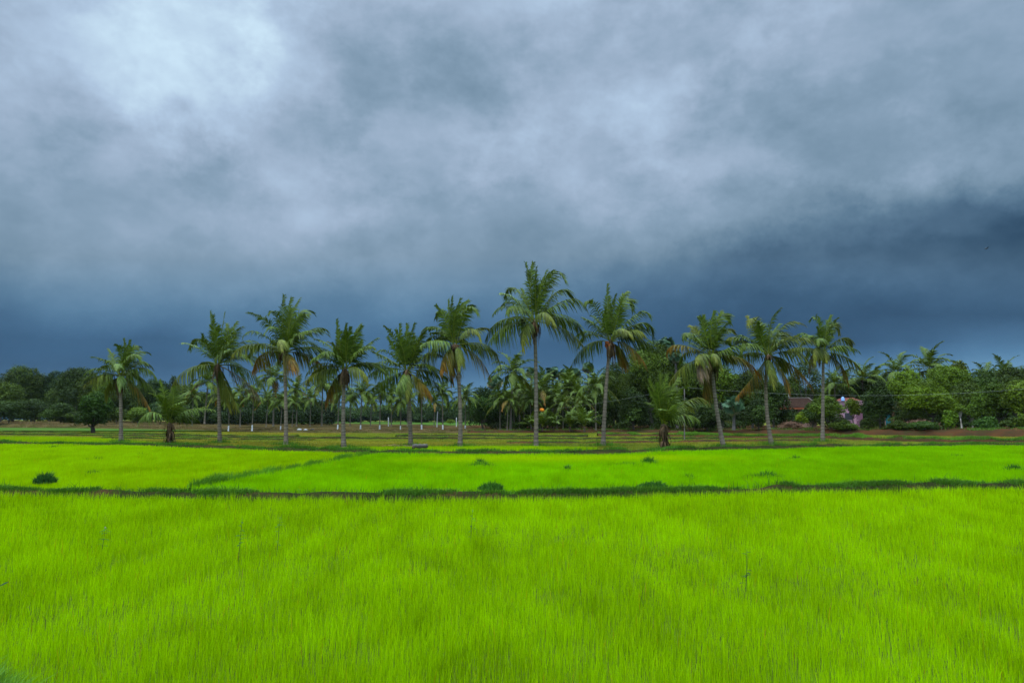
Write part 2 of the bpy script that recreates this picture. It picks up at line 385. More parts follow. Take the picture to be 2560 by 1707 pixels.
# grass on the banks
def bank_grass(name, parts, label, mat=None):
    S = Shape()
    for rd, N, lo, hi, h, w, base, lean, clump in parts:
        p = rd.sample(N, lo, hi)
        k = fbm(p[:, 0] * .9, p[:, 1] * .9, 61)
        p = p[rng.random(len(p)) < np.clip((k - clump) * 5, .04, 1)]; m = len(p)
        kk = fbm(p[:, 0] * .6, p[:, 1] * .6, 62)[:, None]
        c = np.array(base) * (.6 + .8 * kk) * (.75 + .5 * rng.random((m, 1)))
        hh = h * (.5 + .9 * fbm(p[:, 0] * 1.3, p[:, 1] * 1.3, 63)) * (.6 + .7 * rng.random(m))
        blades(S, p, hh, w, c, lean, 3)
    tag(S.build(name, mat or M_grass), label, None, None, 'stuff')
DG = (.050, .135, .010); MG = (.10, .24, .012)
bank_grass('front_bund_grass', [(bund_front, 40000, .26, .95, .11, .008, DG, .7, .36), (bund_front, 16000, .4, 1, .15, .008, MG, .7, .48), (bund_front, 5000, .5, .9, .27, .007, DG, .7, .60), (bund_front, 12000, .05, .45, .09, .007, DG, .7, .42)], 'dark green grass and weeds on the bund beyond the near rice')
bank_grass('palm_bund_grass', [(bund_palm, 50000, .35, 1, .16, .014, (.06, .165, .013), .5, .34), (bund_palm, 9000, .0, .4, .10, .012, DG, .5, .5)], 'green grass along the bund at the feet of the palms')
bank_grass('cross_bund_grass', [(bund_cross, 9000, .0, 1, .24, .010, (.085, .22, .012), .4, .36)], 'dark green grass on the slanting strip between the middle paddies')
bank_grass('near_bund_grass', [(bund_corner, 16000, .1, .75, .17, .004, (.12, .26, .03), .9, .12), (bund_corner, 26000, .45, 1, .15, .004, (.08, .20, .012), .9, .1)], 'pale green grass blades in the bottom corner')
bank_grass('terrace_grass', [(r, int(90 * r.n), .35, 1, .13, .024, (.11, .20, .02), .5, .40) for r in ridges] +
           [(ridges[5], 26000, .2, 1, .20, .025, (.09, .20, .02), .5, .38), (ridges[6], 8000, .2, 1, .20, .025, (.09, .20, .02), .5, .38), (red_bank, 26000, .3, .75, .25, .03, (.09, .17, .025), .5, .52)], 'short green grass along the terrace ridges')
bank_grass('dry_straw', [(straw_bank, 60000, .30, .62, .26, .022, (.15, .105, .042), 1.1, .40), (straw_bank, 30000, .0, .5, .2, .02, (.13, .13, .03), .7, .5)], 'dry reddish straw lying along the bank before the woodland', M_straw)

# ------------------------------------------------------------------ palms
GREEN = np.array([.070, .112, .009]); TEAL = np.array([.068, .115, .014]); YEL = np.array([.155, .155, .014])
ORA = np.array([.24, .11, .016]); DRY = np.array([.22, .15, .10]); OLV = np.array([.075, .11, .015])
PAL = {'g': (GREEN, GREEN * 1.05, .25), 'G': (GREEN, OLV * 1.1, .4), 'p': (TEAL * 1.25, np.array([.13, .17, .045]), .5), 'y': (OLV, YEL, .75), 'o': (OLV, ORA, .95), 'd': (np.array([.2, .15, .06]), DRY, .9)}

def bez(B, M, T, n):
    Cc = 2 * M - .5 * (B + T); t = np.linspace(0, 1, n)[:, None]
    return (1 - t) ** 2 * B + 2 * t * (1 - t) * Cc + t ** 2 * T

def frond_shape(S, B, M, T, kind='g', leaf=.95, per=46, width=.045, droop=.6, side=None, wind=.14, seg=4, petiole=.14):
    base, tipc, mix = PAL[kind]
    n = 26; cv = bez(B, M, T, n); tg = unit(np.gradient(cv, axis=0))
    hd = T - B; hd = np.array([hd[0], hd[1], 0]);
    if side is None:
        if np.linalg.norm(hd) < .35: hd = np.array([.2, 1, 0])
        side = np.cross(unit(hd), [0, 0, 1.0])
    side = unit(side)
    S.tube(cv, np.linspace(.034, .007, n) * (leaf / .95), np.array(base) * np.array([1.9, 1.5, 1.1]), 4, False)
    s = np.repeat(np.linspace(petiole, .995, per), 2); sg = np.tile([1.0, -1.0], per)
    s = np.clip(s + (rng.random(2 * per) - .5) * .012, 0, 1); N = 2 * per
    idx = s * (n - 1); i0 = np.minimum(idx.astype(int), n - 2); f = (idx - i0)[:, None]
    p0 = cv[i0] * (1 - f) + cv[i0 + 1] * f; T0 = unit(tg[i0] * (1 - f) + tg[i0 + 1] * f)
    sd = unit(side - T0 * (T0 @ side)[:, None]); nm = np.cross(sd, T0)
    nm = nm * np.sign(nm[:, 2:3] + 1e-6)
    tt = (s - petiole) / (1 - petiole)
    ln = leaf * (.45 + .65 * np.sin(np.clip(tt * 1.15 + .12, 0, 1) * math.pi) ** .7 - .12 * tt) * (.82 + .3 * rng.random(N))
    be = np.radians(62 - 34 * tt + 10 * (rng.random(N) - .5))[:, None]
    d = T0 * np.cos(be) + sd * sg[:, None] * np.sin(be) + nm * (.28 * (1 - tt))[:, None]
    d = unit(d + .10 * rng.standard_normal((N, 3)))
    dr = droop * (.7 + .6 * rng.random(N))
    u = np.linspace(0, 1, seg)
    fall = np.array([wind, 0, -1.0])
    C3 = p0[:, None] + d[:, None] * (ln[:, None] * (u - .35 * dr[:, None] * u ** 2))[..., None] + fall * (ln[:, None] * dr[:, None] * u ** 1.8)[..., None] + np.array([wind, 0, 0]) * (ln[:, None] * u ** 2)[..., None]
    Wd = unit(T0 - d * np.sum(T0 * d, 1, keepdims=True))
    w = width * (np.array([.55, 1, .75, .12]) if seg == 4 else np.array([.7, 1, .12]))[None] * (.8 + .4 * rng.random((N, 1)))
    k = np.clip(mix * (tt ** 1.3)[:, None] * (.6 + .8 * rng.random((N, 1))) + (.25 * rng.random((N, 1)) if kind in 'od' else 0), 0, 1)
    col = base * (1 - k) + tipc * k
    col = col * (.58 + .30 * rng.random((N, 1)) + .75 * rng.random((N, 1)) ** 2)
    S.ribbons(C3, np.repeat(Wd[:, None], seg, 1), w, col)
    return S

def trunk_shape(S, pts, r0, r1, col, n=40):
    pts = np.asarray(pts, float)
    cv = bez(pts[0], pts[1], pts[2], n) if len(pts) == 3 else np.linspace(pts[0], pts[1], n)
    t = np.linspace(0, 1, n); rad = r1 + (r0 - r1) * (1 - t) ** 1.3 + (r0 * .45) * np.exp(-t * 22)
    rad = rad * (1 + .06 * np.sin(np.arange(n) * 2.1) + .03 * rng.standard_normal(n))
    cc = np.array(col) * (.65 + .35 * rng.random((n, 1)) + .35 * (np.sin(np.arange(n) * 2.1) > .2)[:, None])
    return S.tube(cv, rad, cc, 10)

def sheath_shape(S, c, top, bot, rad, wig=.5, n=26):
    """brown fibre, old leaf stubs and spent flower stalks hanging under a crown"""
    S.ball((c[0], c[1], (top + bot * .6) / 1.6), (rad, rad, (top - bot) * .42), (.055, .04, .022), 10, 8, .3)
    a = rng.random(n) * 6.28; K = 5; u = np.linspace(0, 1, K)
    L = (top - bot) * (.5 + .6 * rng.random(n))
    st = np.stack([c[0] + np.cos(a) * rad * .8, c[1] + np.sin(a) * rad * .8, np.full(n, top) - rng.random(n) * .25 * (top - bot)], 1)
    out = np.stack([np.cos(a), np.sin(a), np.zeros(n)], 1) * (wig * rad * (.3 + 1.6 * rng.random(n)))[:, None]
    C3 = st[:, None] + out[:, None] * np.sin(u * 2.2)[None, :, None] - np.array([0, 0, 1.]) * (L[:, None] * u ** 1.3)[..., None]
    Wd = np.stack([-np.sin(a), np.cos(a), 0 * a], 1)[:, None]
    w = (.03 + .05 * rng.random((n, 1))) * np.array([.7, 1, .9, .7, .2])[None]
    S.ribbons(C3, Wd, w, np.array([.10, .065, .035]) * (.5 + rng.random((n, 1))))
    return S

PALMS = [
 # crop origin, crop scale, base, trunk mid or None, crown centre, sheath bottom, fronds (mid x, mid y, tip x, tip y, kind)
 dict(o=(200, 830, 5.407), b=(555, 1462), m=(552, 1000), c=(540, 600), s=860, lab='coconut palm with bushy wind-swept top beside the round mango tree', f=[
  (610, 330, 610, 95, 'g'), (650, 260, 770, 190, 'g'), (600, 300, 540, 180, 'g'), (690, 300, 850, 270, 'g'), (760, 320, 925, 410, 'g'), (730, 400, 850, 470, 'g'), (640, 330, 700, 120, 'g'), (440, 390, 325, 215, 'G'),
  (460, 420, 300, 350, 'g'), (330, 445, 135, 490, 'g'), (380, 585, 210, 730, 'y'), (350, 690, 225, 880, 'y'), (850, 480, 1050, 620, 'g'), (800, 610, 1010, 810, 'G'), (770, 760, 965, 1085, 'o'),
  (640, 450, 720, 540, 'pt'), (660, 620, 740, 790, 'pt'), (700, 700, 850, 960, 'G')]),
 dict(o=(430, 760, 4.354), b=(520, 1490), m=(512, 1090), c=(500, 660), s=830, lab='coconut palm with two upright spear fronds and a yellow frond hanging down its trunk', f=[
  (450, 350, 435, 88, 'g'), (530, 360, 562, 82, 'g'), (490, 380, 490, 140, 'g'), (570, 400, 660, 180, 'g'), (640, 400, 815, 262, 'g'), (540, 380, 600, 260, 'pt'), (660, 500, 800, 380, 'g'), (700, 460, 935, 440, 'g'),
  (640, 560, 760, 520, 'g'), (270, 375, 85, 455, 'G'), (390, 500, 320, 470, 'pt'), (300, 615, 140, 660, 'g'), (240, 715, 108, 920, 'y'), (575, 900, 690, 1160, 'yt'), (830, 720, 1030, 960, 'G'), (760, 830, 890, 1010, 'd'),
  (600, 860, 740, 1120, 'y'), (560, 380, 540, 200, 'g'), (430, 480, 410, 350, 'g')]),
 dict(o=(590, 720, 3.919), b=(490, 1515), m=(487, 1080), c=(470, 630), s=740, lab='slim coconut palm with a bleached orange frond arching toward the two-speared palm', f=[
  (455, 340, 470, 75, 'g'), (500, 320, 535, 95, 'g'), (540, 310, 630, 112, 'g'), (590, 270, 730, 225, 'g'), (430, 300, 370, 275, 'g'), (490, 400, 500, 180, 'g'), (360, 370, 180, 262, 'g'), (430, 410, 370, 480, 'pt'), (620, 350, 765, 290, 'G'),
  (690, 400, 835, 385, 'g'), (650, 480, 805, 450, 'g'), (740, 565, 920, 640, 'G'), (200, 560, 38, 690, 'y'), (230, 625, 82, 785, 'o'), (530, 535, 600, 640, 'yt'), (650, 635, 775, 750, 'o'), (570, 680, 660, 815, 'o'), (560, 400, 600, 220, 'g'), (560, 480, 640, 400, 'g')]),
 dict(o=(750, 790, 4.611), b=(505, 1497), m=(498, 1090), c=(520, 610), s=840, lab='stocky coconut palm with a dark skirt of dead leaf bases under its fan of fronds', f=[
  (460, 330, 425, 45, 'G'), (500, 330, 525, 85, 'G'), (560, 330, 600, 140, 'g'), (600, 300, 700, 92, 'G'), (620, 320, 718, 120, 'p'), (450, 400, 398, 165, 'G'), (450, 400, 365, 310, 'y'), (330, 345, 150, 255, 'G'), (400, 440, 290, 480, 'g'),
  (690, 390, 872, 240, 'g'), (740, 390, 895, 385, 'G'), (800, 535, 1045, 600, 'g'), (700, 610, 825, 760, 'y'), (230, 575, 40, 770, 'y'), (290, 635, 105, 770, 'y'), (370, 770, 262, 1000, 'o'), (540, 350, 560, 170, 'g'), (620, 430, 680, 260, 'g'), (470, 480, 430, 330, 'gt')]),
 dict(o=(900, 790, 4.614), b=(585, 1478), m=(572, 1080), c=(540, 630), s=800, lab='leafy coconut palm with a grey log lying at its foot', f=[
  (480, 380, 470, 100, 'g'), (530, 360, 540, 85, 'g'), (570, 360, 632, 92, 'g'), (410, 290, 280, 112, 'g'), (430, 420, 345, 260, 'g'), (620, 380, 700, 190, 'p'), (680, 320, 775, 150, 'g'), (300, 480, 105, 385, 'G'), (290, 610, 125, 720, 'p'),
  (310, 715, 55, 880, 'g'), (555, 770, 580, 960, 'yt'), (500, 740, 460, 850, 'pt'), (850, 640, 1065, 760, 'g'), (830, 740, 1015, 940, 'G'), (710, 760, 840, 920, 'o'), (640, 420, 720, 330, 'g'), (510, 420, 430, 170, 'g'), (590, 430, 600, 200, 'g')]),
 dict(o=(1030, 720, 3.825), b=(460, 1498), m=(458, 1050), c=(412, 545), s=610, lab='leaning coconut palm with bright yellow green lower fronds and an orange one hanging', f=[
  (385, 300, 385, 88, 'g'), (360, 310, 345, 105, 'g'), (425, 280, 540, 128, 'g'), (470, 250, 590, 155, 'g'), (540, 225, 640, 285, 'G'), (300, 230, 212, 270, 'g'), (330, 330, 240, 180, 'g'), (300, 420, 150, 400, 'g'), (250, 515, 115, 570, 'p'),
  (170, 600, 38, 880, 'y'), (330, 650, 292, 800, 'o'), (382, 660, 368, 890, 'o'), (455, 630, 462, 780, 'yt'), (580, 390, 718, 360, 'y'), (570, 415, 672, 535, 'yt'), (720, 550, 848, 770, 'y'), (620, 650, 748, 855, 'o'), (640, 540, 800, 610, 'G'), (400, 360, 470, 110, 'g'), (350, 420, 260, 330, 'g')]),
 dict(o=(1190, 640, 3.2), b=(480, 1507), m=(480, 1010), c=(468, 520), s=700, lab='tallest coconut palm of the row, with widely spread drooping fronds', f=[
  (430, 240, 398, 58, 'g'), (440, 240, 455, 55, 'g'), (475, 300, 480, 105, 'g'), (530, 250, 620, 110, 'g'), (600, 175, 708, 240, 'g'), (320, 245, 228, 300, 'g'), (300, 365, 195, 330, 'p'), (410, 370, 370, 240, 'g'), (320, 425, 248, 490, 'G'),
  (205, 505, 72, 660, 'g'), (235, 570, 102, 715, 'g'), (385, 600, 372, 765, 'yt'), (535, 480, 612, 605, 'yt'), (670, 262, 792, 330, 'G'), (730, 360, 872, 440, 'g'), (730, 490, 872, 620, 'G'), (700, 590, 850, 725, 'y'), (570, 400, 620, 260, 'g'), (500, 330, 560, 130, 'g'), (560, 260, 660, 150, 'g')]),
 dict(o=(1400, 690, 3.565), b=(385, 1492), m=(403, 1100), c=(450, 580), s=760, nuts=1, lab='coconut palm with a curved trunk and reddish coconuts, beside the tallest palm', f=[
  (425, 330, 425, 78, 'G'), (465, 330, 500, 160, 'g'), (530, 260, 602, 140, 'G'), (600, 205, 675, 290, 'G'), (300, 270, 212, 270, 'G'), (390, 420, 385, 300, 'pt'), (290, 450, 178, 392, 'g'), (350, 400, 290, 330, 'g'), (680, 345, 778, 390, 'g'),
  (740, 410, 848, 520, 'g'), (620, 500, 712, 550, 'y'), (505, 495, 580, 580, 'yt'), (700, 560, 862, 715, 'G'), (540, 660, 602, 795, 'o'), (600, 630, 732, 800, 'o'), (240, 615, 98, 812, 'G'), (500, 400, 540, 210, 'g'), (440, 400, 450, 180, 'g')]),
 dict(o=(1650, 760, 4.236), b=(672, 1492), m=(592, 1080), c=(548, 555), s=800, lab='leaning coconut palm with a dead brown skirt and a dry pinkish frond', f=[
  (530, 310, 560, 85, 'g'), (490, 300, 480, 110, 'g'), (580, 280, 645, 80, 'g'), (660, 120, 772, 190, 'g'), (440, 230, 385, 145, 'g'), (430, 320, 345, 215, 'y'), (290, 335, 202, 385, 'G'), (230, 425, 95, 500, 'o'), (390, 545, 308, 630, 'y'),
  (255, 655, 78, 880, 'y'), (400, 620, 368, 800, 'd'), (505, 545, 470, 640, 'yt'), (530, 560, 575, 690, 'yt'), (700, 275, 848, 285, 'y'), (690, 480, 840, 440, 'g'), (720, 520, 840, 570, 'G'), (850, 570, 1052, 750, 'o'), (510, 810, 495, 980, 'o'), (600, 360, 690, 200, 'g'), (420, 430, 330, 340, 'g')]),
 dict(o=(1810, 750, 4.128), b=(490, 1472), m=(432, 1080), c=(455, 570), s=640, lab='coconut palm with orange-tipped lower fronds and a yellow frond facing the rice', f=[
  (475, 270, 572, 88, 'G'), (410, 320, 405, 200, 'g'), (290, 240, 182, 275, 'y'), (330, 300, 270, 158, 'y'), (580, 280, 752, 275, 'y'), (640, 325, 715, 390, 'y'), (690, 415, 828, 445, 'y'), (180, 380, 68, 415, 'y'), (220, 465, 95, 530, 'G'),
  (310, 530, 165, 600, 'y'), (690, 545, 856, 690, 'y'), (690, 670, 908, 900, 'o'), (560, 740, 618, 935, 'o'), (434, 720, 440, 900, 'yt'), (340, 740, 120, 1005, 'o'), (650, 600, 740, 700, 'y'), (350, 380, 300, 250, 'g'), (500, 400, 620, 230, 'g'), (520, 450, 620, 400, 'y')]),
 dict(o=(1960, 770, 4.354), b=(420, 1432), m=(423, 1040), c=(428, 480), s=640, lab='straight coconut palm standing last in the row, in front of the pink house', f=[
  (350, 150, 246, 150, 'g'), (420, 260, 390, 88, 'g'), (460, 240, 500, 82, 'g'), (570, 160, 672, 265, 'y'), (500, 230, 570, 110, 'g'), (290, 270, 180, 310, 'p'), (330, 350, 260, 410, 'g'), (680, 315, 792, 415, 'y'), (580, 420, 725, 490, 'g'),
  (670, 530, 856, 690, 'y'), (590, 600, 692, 815, 'o'), (180, 420, 65, 475, 'y'), (300, 445, 235, 620, 'y'), (350, 495, 325, 660, 'd'), (370, 330, 310, 220, 'g'), (480, 330, 540, 180, 'g'), (380, 480, 370, 590, 'yt'), (540, 300, 640, 180, 'G')]),
]
YOUNG = [
 dict(o=(200, 830, 5.407), b=(1210, 1492), m=None, c=(1212, 1240), stem=1, lab='short young coconut palm with a ragged stump, beside the bushy-topped palm', f=[
  (1150, 900, 1078, 650, 'g'), (1210, 960, 1210, 760, 'g'), (1270, 940, 1290, 740, 'g'), (1250, 960, 1420, 800, 'p'), (1330, 1020, 1514, 930, 'g'), (1370, 1110, 1640, 1000, 'g'), (1120, 950, 950, 820, 'p'), (1080, 1060, 940, 960, 'g'), (1050, 1080, 925, 1240, 'p'),
  (1340, 1130, 1480, 1200, 'g'), (1180, 1000, 1120, 860, 'g'), (1260, 1050, 1340, 900, 'g'), (1220, 1060, 1250, 900, 'gt'), (1460, 1054, 1815, 1050, 'p')]),
 dict(o=(1560, 900, 6.533), b=(660, 1432), m=None, c=(645, 1070), stem=1, lab='short young coconut palm with feathery upright fronds, beside the leaning palm with a brown skirt', f=[
  (610, 640, 592, 185, 'G'), (540, 640, 430, 310, 'g'), (500, 730, 360, 470, 'g'), (700, 680, 900, 290, 'G'), (740, 700, 990, 420, 'G'), (760, 800, 940, 560, 'g'), (640, 640, 690, 240, 'g'), (560, 800, 420, 680, 'g'), (560, 700, 500, 380, 'g'),
  (970, 790, 1190, 800, 'y'), (1060, 650, 1325, 710, 'y'), (900, 780, 1090, 640, 'G'), (880, 900, 1080, 960, 'G'), (600, 850, 500, 800, 'gt'), (700, 860, 780, 720, 'gt')]),
]

def local(pd, x, y, D):
    ox, oy, sc = pd['o']
    return at(ox + x / sc, oy + y / sc, D)

def build_palm(pd, name='coconut_palm', young=False):
    ox, oy, sc = pd['o']
    bx, by = ox + pd['b'][0] / sc, oy + pd['b'][1] / sc
    zb = .26; D = (EYE - zb) * F / (by - 1045)
    B = on(bx, by, zb); D = B[1]; B = B - np.array([0, 0, .12])
    root = thing(name, B, pd['lab'], 'palm tree', 'coconut palms in a row on the bund')
    c = local(pd, *pd['c'], D)
    c0 = c - B
    mpp = D / F                       # metres per photograph pixel at this palm
    S = Shape()
    if young:
        trunk_shape(S, [np.zeros(3), c0 + np.array([0, 0, .1])], .17, .12, (.12, .085, .06), 14)
        S.build('trunk', M_trunk, root)
        S = Shape()
        for hh in (c0[2] * .45, c0[2] * .8, c0[2] * 1.05): sheath_shape(S, (c0[0] * .6, 0), hh, hh - c0[2] * .55, .17, 1.1, 16)
        S.build('dry_sheath', M_fibre, root)
    else:
        m0 = local(pd, *pd['m'], D) - B
        top = c0 + np.array([0, 0, .1])
        cv0 = (m0[2]) / top[2]
        # keep the mid point half way up for the curve
        t = .5 if abs(cv0 - .5) < .02 else .5
        mid = np.array([m0[0] + (top[0] - m0[0]) * max(0, (.5 - cv0)) / max(1e-3, 1 - cv0) if cv0 < .5 else m0[0] * .5 / cv0, 0, top[2] * .5])
        trunk_shape(S, [np.zeros(3), mid, top], .15, .105, (.185, .155, .12), 90)
        S.build('trunk', M_trunk, root)
        zs = (local(pd, 0, pd['s'], D) - B)[2]
        S = Shape(); sheath_shape(S, (c0[0], 0), c0[2] + .05, zs, .2, .9, 30); S.build('dry_sheath', M_fibre, root)
        if pd.get('nuts'):
            S = Shape()
            for k in range(6):
                S.ball(c0 + np.array([-.28 + .09 * (k % 3) - .05, -.25 + .1 * (k // 3), -.16 - .17 * (k // 2)]), (.11, .11, .14), np.array([.25, .075, .03]) * (.7 + .5 * rng.random()), 8, 6)
            S.build('coconut_bunch', M_bark, root)
    pts = [(local(pd, mx, my, D) - B, local(pd, tx, ty, D) - B, k) for mx, my, tx, ty, k in pd['f']]
    Ls = sorted(np.linalg.norm((T - c0)) for _, T, _ in pts)
    L0 = Ls[int(len(Ls) * .85)] * 1.04
    for i, (M, T, k) in enumerate(pts):
        v = T - c0; l = np.linalg.norm(v)
        dep = math.sqrt(max(0, (L0 * .97) ** 2 - l * l)) * (.85 if abs(v[2]) < l * .8 else .5)
        dep = min(dep, L0 * .8)
        sgn = -1 if 't' in k else (1 if i % 2 else -1)
        if 't' not in k: dep *= .75
        M = M + np.array([0, sgn * dep * .55, 0]); T = T + np.array([0, sgn * dep, 0])
        up = v[2] / max(l, 1e-6)
        droop = float(np.clip(.95 - .62 * up, .28, 1.25))
        kk = k[0]
        side = None
        if up > .75:                     # upright fronds spread their leaflets across
            a = rng.uniform(-1.1, 1.1); side = np.array([math.cos(a), math.sin(a), 0])
        b0 = c0 + np.array([np.sign(v[0]) * .07, sgn * .06, .08 * up])
        S = Shape()
        lf = np.clip(.265 * L0, .6, 1.12) * (1.15 if young else 1)
        if 't' in k: lf *= .72
        if up > .75: lf *= .95
        frond_shape(S, b0, M, T, kk, lf, 40 if young else 48, .028 if young else (.031 if up > .6 else .038), droop, side, .12)
        fo = S.build('frond', M_frond, root)
        if kk == 'o': fo['label'] = 'orange brown ageing frond'
        if kk == 'd': fo['label'] = 'dry pinkish brown frond'
    for e in range(7 if not young else 0):         # the fronds between, most of them on the far side of the crown
        a = rng.uniform(-.6, math.pi + .6); el = rng.uniform(.05, .8)
        d = np.array([math.cos(a) * math.cos(el), math.sin(a) * math.cos(el), math.sin(el)])
        T = c0 + d * L0 * .88 + np.array([.06 * L0, 0, -.30 * L0 * math.cos(el)]); M = c0 + d * L0 * .52 + np.array([0, 0, .03 * L0])
        S = Shape(); frond_shape(S, c0, M, T, 'g', np.clip(.22 * L0, .6, .95), 40, .034, .5); S.build('frond', M_frond, root)
    return root

FEET = []
for pd in PALMS: FEET.append(np.array(build_palm(pd).location))
for pd in YOUNG: FEET.append(np.array(build_palm(pd, 'young_palm', True).location))
S = Shape()
for f in FEET:
    m = 380; a = rng.random(m) * 6.28; r = .12 + np.abs(rng.standard_normal(m)) * .55
    p = np.stack([f[0] + np.cos(a) * r * 1.5, f[1] + np.sin(a) * r, np.full(m, .12)], 1)
    blades(S, p, (.16 + .34 * rng.random(m)) * np.exp(-r * .6), .013, np.array((.07, .18, .013)) * (.5 + .9 * rng.random((m, 1))), .5, 3)
tag(S.build('palm_foot_grass', M_grass), 'rough green grass standing round the feet of the palms', None, None, 'stuff')

# ------------------------------------------------------------------ the grove behind: prototypes, then copies
def grove_palm(H, L, n, white, seed, lean=.0, young=False, kinds='ggGGy', skirt=.5):
    """a coconut palm H metres tall, built at the origin"""
    root = thing('grove_palm', (0, 0, 0), '', 'palm tree')
    top = np.array([lean, 0, H]); S = Shape()
    if not young:
        t = np.linspace(0, 1, 16); cv = bez(np.zeros(3), np.array([lean * .35, 0, H * .5]), top, 16)
        wz = 1.05 if white else -1
        S.tube(cv, .10 + .05 * np.exp(-t * 9) - .015 * t, np.array([.15, .13, .10]), 8); S.build('trunk', M_trunk, root)
        if white:
            k = np.linspace(0, wz / H, 6); cw = np.array([bez(np.zeros(3), np.array([lean * .35, 0, H * .5]), top, 200)[int(x * 199)] for x in k])
            Shape().tube(cw, .107 + .052 * np.exp(-k * 9), (.62, .64, .66), 8).build('whitewash', M_plain, root)
        S = Shape(); sheath_shape(S, top, top[2] + .1, top[2] - skirt, .16, .8, 14); S.build('dry_sheath', M_fibre, root)
    else:
        S.tube([(0, 0, 0), top], [.13, .1], np.array([.12, .09, .06]), 8); S.build('trunk', M_trunk, root)
    for i in range(n):
        a = i * 2.39996 + rng.uniform(-.3, .3); e = 1.25 - 1.75 * (i / (n - 1)) ** .9 + rng.uniform(-.12, .12)
        if young: e = 1.35 - 1.0 * (i / (n - 1)) + rng.uniform(-.1, .1)
        h = np.array([math.cos(a), math.sin(a), 0]); l = L * rng.uniform(.85, 1.08)
        M = top + h * l * .52 * math.cos(e) + np.array([0, 0, l * .52 * math.sin(e) + .05 * l])
        T = top + h * l * .95 * math.cos(e * .85) + np.array([0, 0, l * (.95 * math.sin(e) - (.34 if not young else .2) * math.cos(e))])
        k = kinds[int(rng.integers(len(kinds)))] if e < .3 else 'g'
        if e < -.15 and rng.random() < .12 and not young: k = 'o'
        S = Shape(); frond_shape(S, top, M, T, k, .25 * L, 30, .058, float(np.clip(.6 - .4 * math.sin(e), .2, .95)), None, .1, 3, .12)
        S.build('frond', M_frond, root)
    return root

def place(protos, used, loc, rz, sc, label, group, name=None):
    i = int(rng.integers(len(protos))); p = protos[i]
    if id(p) not in used:
        used.add(id(p)); p.location = loc; p.rotation_euler.z = rz; p.scale = (sc,) * 3; p['label'] = label; p['group'] = group; return p
    return copy_tree(p, loc, rz, sc, label, group)

used = set()
ORD = ['first', 'second', 'third', 'fourth', 'fifth', 'sixth', 'seventh', 'eighth', 'ninth', 'tenth', 'eleventh', 'twelfth', 'thirteenth', 'fourteenth', 'fifteenth']
PW = [grove_palm(6.2, 3.7, 18, True, 1, .25), grove_palm(6.2, 3.5, 17, True, 2, -.2), grove_palm(6.2, 3.8, 19, True, 3, .1)]
PN = [grove_palm(6.2, 3.5, 18, False, 4, .3), grove_palm(6.2, 3.4, 18, False, 5, -.3), grove_palm(6.2, 3.7, 19, False, 6, .1)]
PY = [grove_palm(.7, 3.0, 12, False, 7, 0, True, 'ggp'), grove_palm(.6, 2.8, 11, False, 8, .1, True, 'ggy')]
whites = [(571, 1077, 1000), (630, 1076.5, 992), (701, 1077.5, 1002), (844, 1077.5, 985), (901, 1078, 985), (949, 1077.5, 988), (1001, 1077.5, 1000), (1054, 1077.5, 985), (1107, 1077.5, 985), (1163, 1077.5, 993)]
for k, (px, by, cy) in enumerate(whites):
    B = at(px, by, 97.0); top = at(px, cy, 97.0); H = top[2] - B[2]
    B[2] = max(.1, B[2])
    place(PW, used, B, rng.uniform(0, 6.28), H / 6.2, 'coconut palm with a whitewashed foot, %s of its line counting from the mango tree' % ORD[k], 'whitewashed palms along the straw bank')
plain = [(511, 1059, 957, 100), (683, 1066, 948, 128), (741, 1066, 976, 126), (775, 1066, 998, 122), (804, 1066, 962, 130), (665, 1067, 1000, 118), (730, 1066, 1008, 120), (600, 1066, 985, 118), (926, 1066, 1002, 128), (978, 1066, 990, 132), (1018, 1066, 1006, 128), (875, 1066, 1000, 126), (1085, 1066, 1006, 130), (545, 1066, 985, 120), (480, 1064, 990, 118)]
plain.sort()
for k, (px, by, cy, D) in enumerate(plain):
    B = at(px, by, D); top = at(px, cy, D); H = top[2] - B[2]
    place(PN, used, B, rng.uniform(0, 6.28), H / 6.2, 'slender unpainted coconut palm, %s of the back line counting from the mango tree' % ORD[k], 'unpainted palms behind the whitewashed line')
mid_p = [(1276, 1078, 935, 97, 'tall coconut palm with a thin pale trunk beside the fan palms, behind the tallest palm', 0), (1250, 1076, 1003, 96, 'small drooping coconut palm with a leaning trunk beside the dark round tree', 0), (1268, 1076, 1000, 95, 'thin coconut palm beside the leaning small palm, its fronds ragged', 0),
         (1351, 1078, 975, 101, 'coconut palm with a spreading crown right behind the tallest trunk', 0), (1392, 1078, 992, 100, 'bushy coconut palm standing under the cluster of fan palms', 0), (1420, 1078, 972, 108, 'dense coconut palm directly beneath the three fan palm heads', 0), (1490, 1078, 968, 96, 'coconut palm with a thin leaning trunk beside the curved palm with reddish nuts', 0), (1310, 1078, 985, 104, 'coconut palm crowded between the thin pale palm and the tallest trunk', 0), (1445, 1078, 990, 106, 'low coconut palm hemmed in by neighbours under the fan palms', 0),
         (1384, 1077, 1048, 92, 'small yellowish young palm near the orange-topped one', 1), (1425, 1078, 1040, 93, 'second young palm along the red bank, with thin pale stalks', 1), (1462, 1080, 1035, 90, 'largest young palm on the red bank, with pale lower fronds', 1), (1333, 1078, 1050, 94, 'young palm half hidden by the tallest trunk', 1)]
